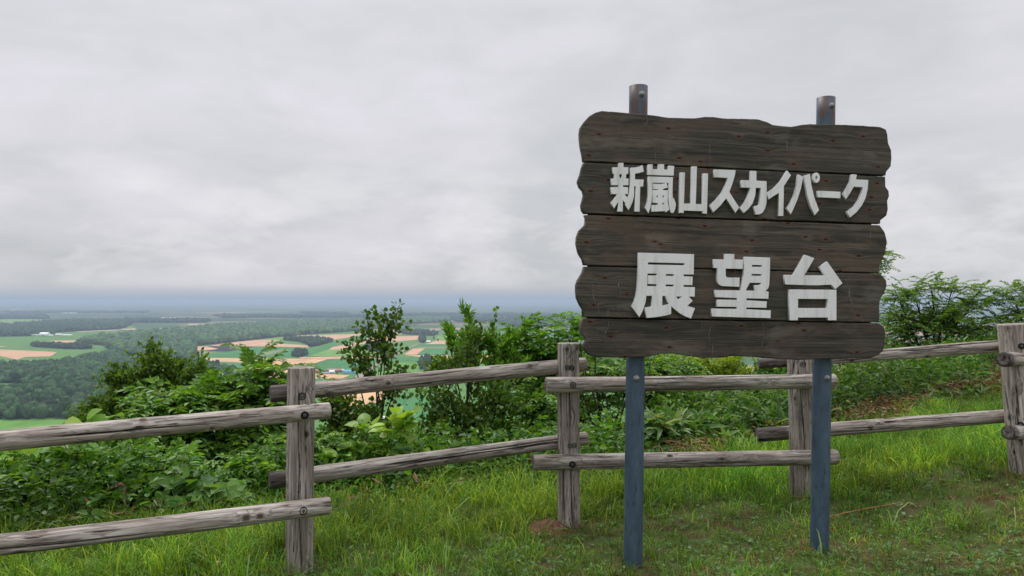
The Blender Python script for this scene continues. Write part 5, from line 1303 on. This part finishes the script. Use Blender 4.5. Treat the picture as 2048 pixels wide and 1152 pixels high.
def bare(x, y):
    b = fbm(x * 2.1 + 3, y * 2.1, 81, 5)
    t = np.clip((near_fence(x, y) + .2) / .5, 0, 1)
    right = np.clip((x - .2) / 2, 0, 1)
    thr = .34 + .07 * right * (1 - t) - .16 * t
    d = np.clip((b - thr) / .12, .5, 1)
    for (px, py, dd, rr) in ((1095, 1045, 4.8, .17), (600, 1150, 4.05, .16), (1140, 1055, 4.9, .12), (1700, 1100, 4.2, .22), (1600, 995, 5.25, .13), (2050, 950, 5.05, .2), (1266, 1136, 4.1, .10), (1640, 1096, 4.3, .12), (1900, 1130, 3.9, .22), (730, 1100, 4.2, .16), (1990, 990, 4.7, .18)):
        q = at(px, py, dd); r2 = ((x - q.x) ** 2 + (y - q.y) ** 2) / rr ** 2
        d = d * (1 - .93 * np.exp(-r2 * .9))
    return d
GRN = [(.036,.110,.016),(.070,.190,.024),(.115,.255,.034),(.20,.34,.06)]
GYL = [(.12,.23,.022),(.21,.34,.034),(.34,.44,.07)]
parts = []
far_d = lambda x, y: bare(x, y) * np.clip((5.2 / y) ** 1.3, 0, 1)
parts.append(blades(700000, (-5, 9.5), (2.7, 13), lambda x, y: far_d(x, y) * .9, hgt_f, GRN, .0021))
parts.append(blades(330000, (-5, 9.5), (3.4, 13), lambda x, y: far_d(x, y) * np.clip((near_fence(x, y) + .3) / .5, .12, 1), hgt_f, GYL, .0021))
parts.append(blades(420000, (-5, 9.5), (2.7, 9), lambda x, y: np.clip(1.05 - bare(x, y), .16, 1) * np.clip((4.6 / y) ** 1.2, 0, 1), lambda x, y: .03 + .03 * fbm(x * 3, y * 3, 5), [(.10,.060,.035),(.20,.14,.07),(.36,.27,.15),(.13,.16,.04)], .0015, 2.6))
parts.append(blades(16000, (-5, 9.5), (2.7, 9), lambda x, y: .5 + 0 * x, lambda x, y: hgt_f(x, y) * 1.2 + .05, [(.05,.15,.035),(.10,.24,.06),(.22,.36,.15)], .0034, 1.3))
ofs = 0; VV, TT, QQ, CC = [], [], [], []
for V, T, Q, C in parts: VV.append(V); TT.append(T + ofs); QQ.append(Q + ofs); CC.append(C); ofs += len(V)
print('grass verts', ofs)
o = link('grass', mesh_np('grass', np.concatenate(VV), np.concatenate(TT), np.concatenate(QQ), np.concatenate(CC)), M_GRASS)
tag(o, 'rough green grass of the lookout, longer and yellower beyond the fence', 'grass', kind='stuff')
# clover and small broad leaved weeds in the turf
fo = MB(); n = 26000
x = -5 + 11 * rng.random(n); y = 2.7 + 4.5 * rng.random(n); k = in_view(x, y) & (y < edge(x)) & (fbm(x * 1.9, y * 1.9, 91) > .47); x, y = x[k], y[k]; n = len(x)
ln = .012 + .022 * rng.random(n) ** 2
add_leaves(fo, np.c_[x, y, height(x, y) + .01 + .03 * rng.random(n)], rdir(n) * np.array([1, 1, .3]), rdir(n, 1.3), ln, ln * .8, rcol(n, [(.045,.12,.025),(.08,.18,.04),(.12,.24,.06)]), 'round')
n = 2600; x = -3 + 8 * rng.random(n); y = 2.9 + 3.2 * rng.random(n); k = in_view(x, y) & (fbm(x * 1.2 + 9, y * 1.2, 95) > .46); x, y = x[k], y[k]; n = len(x)
for q in range(4):
    aa = rng.random(n) * 6.283; add_leaves(fo, np.c_[x, y, height(x, y) + .012], np.c_[np.cos(aa), np.sin(aa), .35 + .3 * rng.random(n)], np.tile([0, 0, 1.0], (n, 1)) + rng.normal(size=(n, 3)) * .15, .016 + .030 * rng.random(n) ** 1.6, .008 + .011 * rng.random(n), rcol(n, [(.06,.15,.025),(.11,.23,.04)]), 'ovate')
o = link('turf_weeds', fo.mesh('turf_weeds'), M_LEAF); tag(o, 'clover and small broad leaved weeds growing among the grass', 'weeds', kind='stuff')
# soil heaped against the second post
def heap(px, py, d, rx, ry, h, label, cat, name, m):
    c = at(px, py, d); n = 40; gx, gy = np.meshgrid(np.linspace(-1, 1, n), np.linspace(-1, 1, n))
    X_ = c.x + gx * rx; Y_ = c.y + gy * ry; r = np.sqrt(gx ** 2 + gy ** 2)
    Zh = height(X_, Y_) - .012 + h * np.clip(1 - r, 0, 1) ** .8 * (.6 + .8 * fbm(gx * 4, gy * 4, 12)) + .012 * (fbm(gx * 14, gy * 14, 13) - .3)
    V = np.c_[X_.ravel(), Y_.ravel(), Zh.ravel()]; i = (np.arange(n - 1)[:, None] * n + np.arange(n - 1)[None]).ravel()
    o = link(name, mesh_np(name, V, Q=np.stack([i, i + 1, i + n + 1, i + n], 1), smooth=True), m); tag(o, label, cat, kind='stuff')
M_SOIL = simple_mat('crumbly_soil', (.10, .048, .026), .95, var=.6, sc=40)
heap(1098, 1040, 4.86, .16, .16, .055, 'small heap of dug brown soil against the second fence post', 'soil', 'soil_heap', M_SOIL)
# dry stalk with a hanging dead leaf
st = MB(); b = at(252, 1052, 5.1); t_ = at(246, 968, 5.1); zb = hz(b.x, b.y); BB = np.array([b.x, b.y, zb - .02])
st.tube(bez(BB, (BB + np.array(t_)) / 2 + [.01, 0, 0], np.array(t_), 8), np.linspace(.0055, .0035, 8), 6)
e = empty('dry_stalk', BB); tag(e, 'single dry tan stalk with a withered reddish leaf bent over its top', 'dead plant')
link('stem', st.mesh('stem', BB, True), simple_mat('dry_stalk', (.34, .24, .11), .8), e, Matrix.Translation(Vector(BB)))
fo = MB(); tp = np.array(t_)
for dx, dz, l in ((-.10, -.03, .13), (-.06, -.06, .10), (-.03, -.10, .13), (.02, -.09, .07)):
    add_leaves(fo, tp[None], [[dx, .02, dz]], [[.1, -.6, 1]], [l], [l * .4], [(.24, .12, .085)], 'ovate')
link('leaf', fo.mesh('leaf', BB), bpy.data.materials['dead_leaf'], e, Matrix.Translation(Vector(BB)))
# orange stick on the grass
a = at(1655, 1043, 4.75); b = at(1808, 1033, 4.85); st = MB()
a.z = hz(a.x, a.y) + .022; b.z = hz(b.x, b.y) + .028; A3, B3 = np.array(a), np.array(b)
st.tube(bez(A3, (A3 + B3) / 2 + [0, 0, .012], B3, 9), np.linspace(.0035, .002, 9), 6)
o = link('stick', st.mesh('stick', A3, True), simple_mat('orange_dry_stick', (.36, .16, .055), .8), M=Matrix.Translation(a)); tag(o, 'thin orange dry stick lying on the grass right of the right sign post', 'stick')
# white clover flower
p = at(437, 1137, 4.0); p.z = hz(p.x, p.y); e = empty('clover_flower', p); tag(e, 'single white clover flower in the grass left of the nearest post', 'flower')
st = MB(); st.tube([(0, 0, -.01), (.003, 0, .05), (0, 0, .085)], .0012, 5); link('stem', st.mesh('stem'), simple_mat('clover_stem', (.06, .15, .03)), e, WM[e.name])
fo = MB(); v = rdir(160, .3); add_leaves(fo, np.array([0, 0, .09]) + v * .004, v, rdir(160), .009, .004, rcol(160, [(.55, .52, .45), (.75, .74, .68)]), 'small'); link('blossom', fo.mesh('blossom'), M_LEAF, e, WM[e.name])

# ------------------------------------------------------------------ the air over the plain
hx, hy = 85000, 80000
mb = MB(); mb.box((-hx, -2500, VZ - 1.0 - 0), (hx, hy, 9.0))
m, out = newmat('haze_air')
pv = N('ShaderNodeVolumePrincipled'); pv.inputs['Color'].default_value = (0.55, 0.68, 0.83, 1)
pv.inputs['Density'].default_value = 9.5e-5; pv.inputs['Anisotropy'].default_value = 0.2
LK(pv.outputs[0], out.inputs[1])
o = link('haze', mb.mesh('haze'), m); tag(o, 'pale blue haze over the plain', 'haze', kind='stuff')
print('SCRIPT DONE')
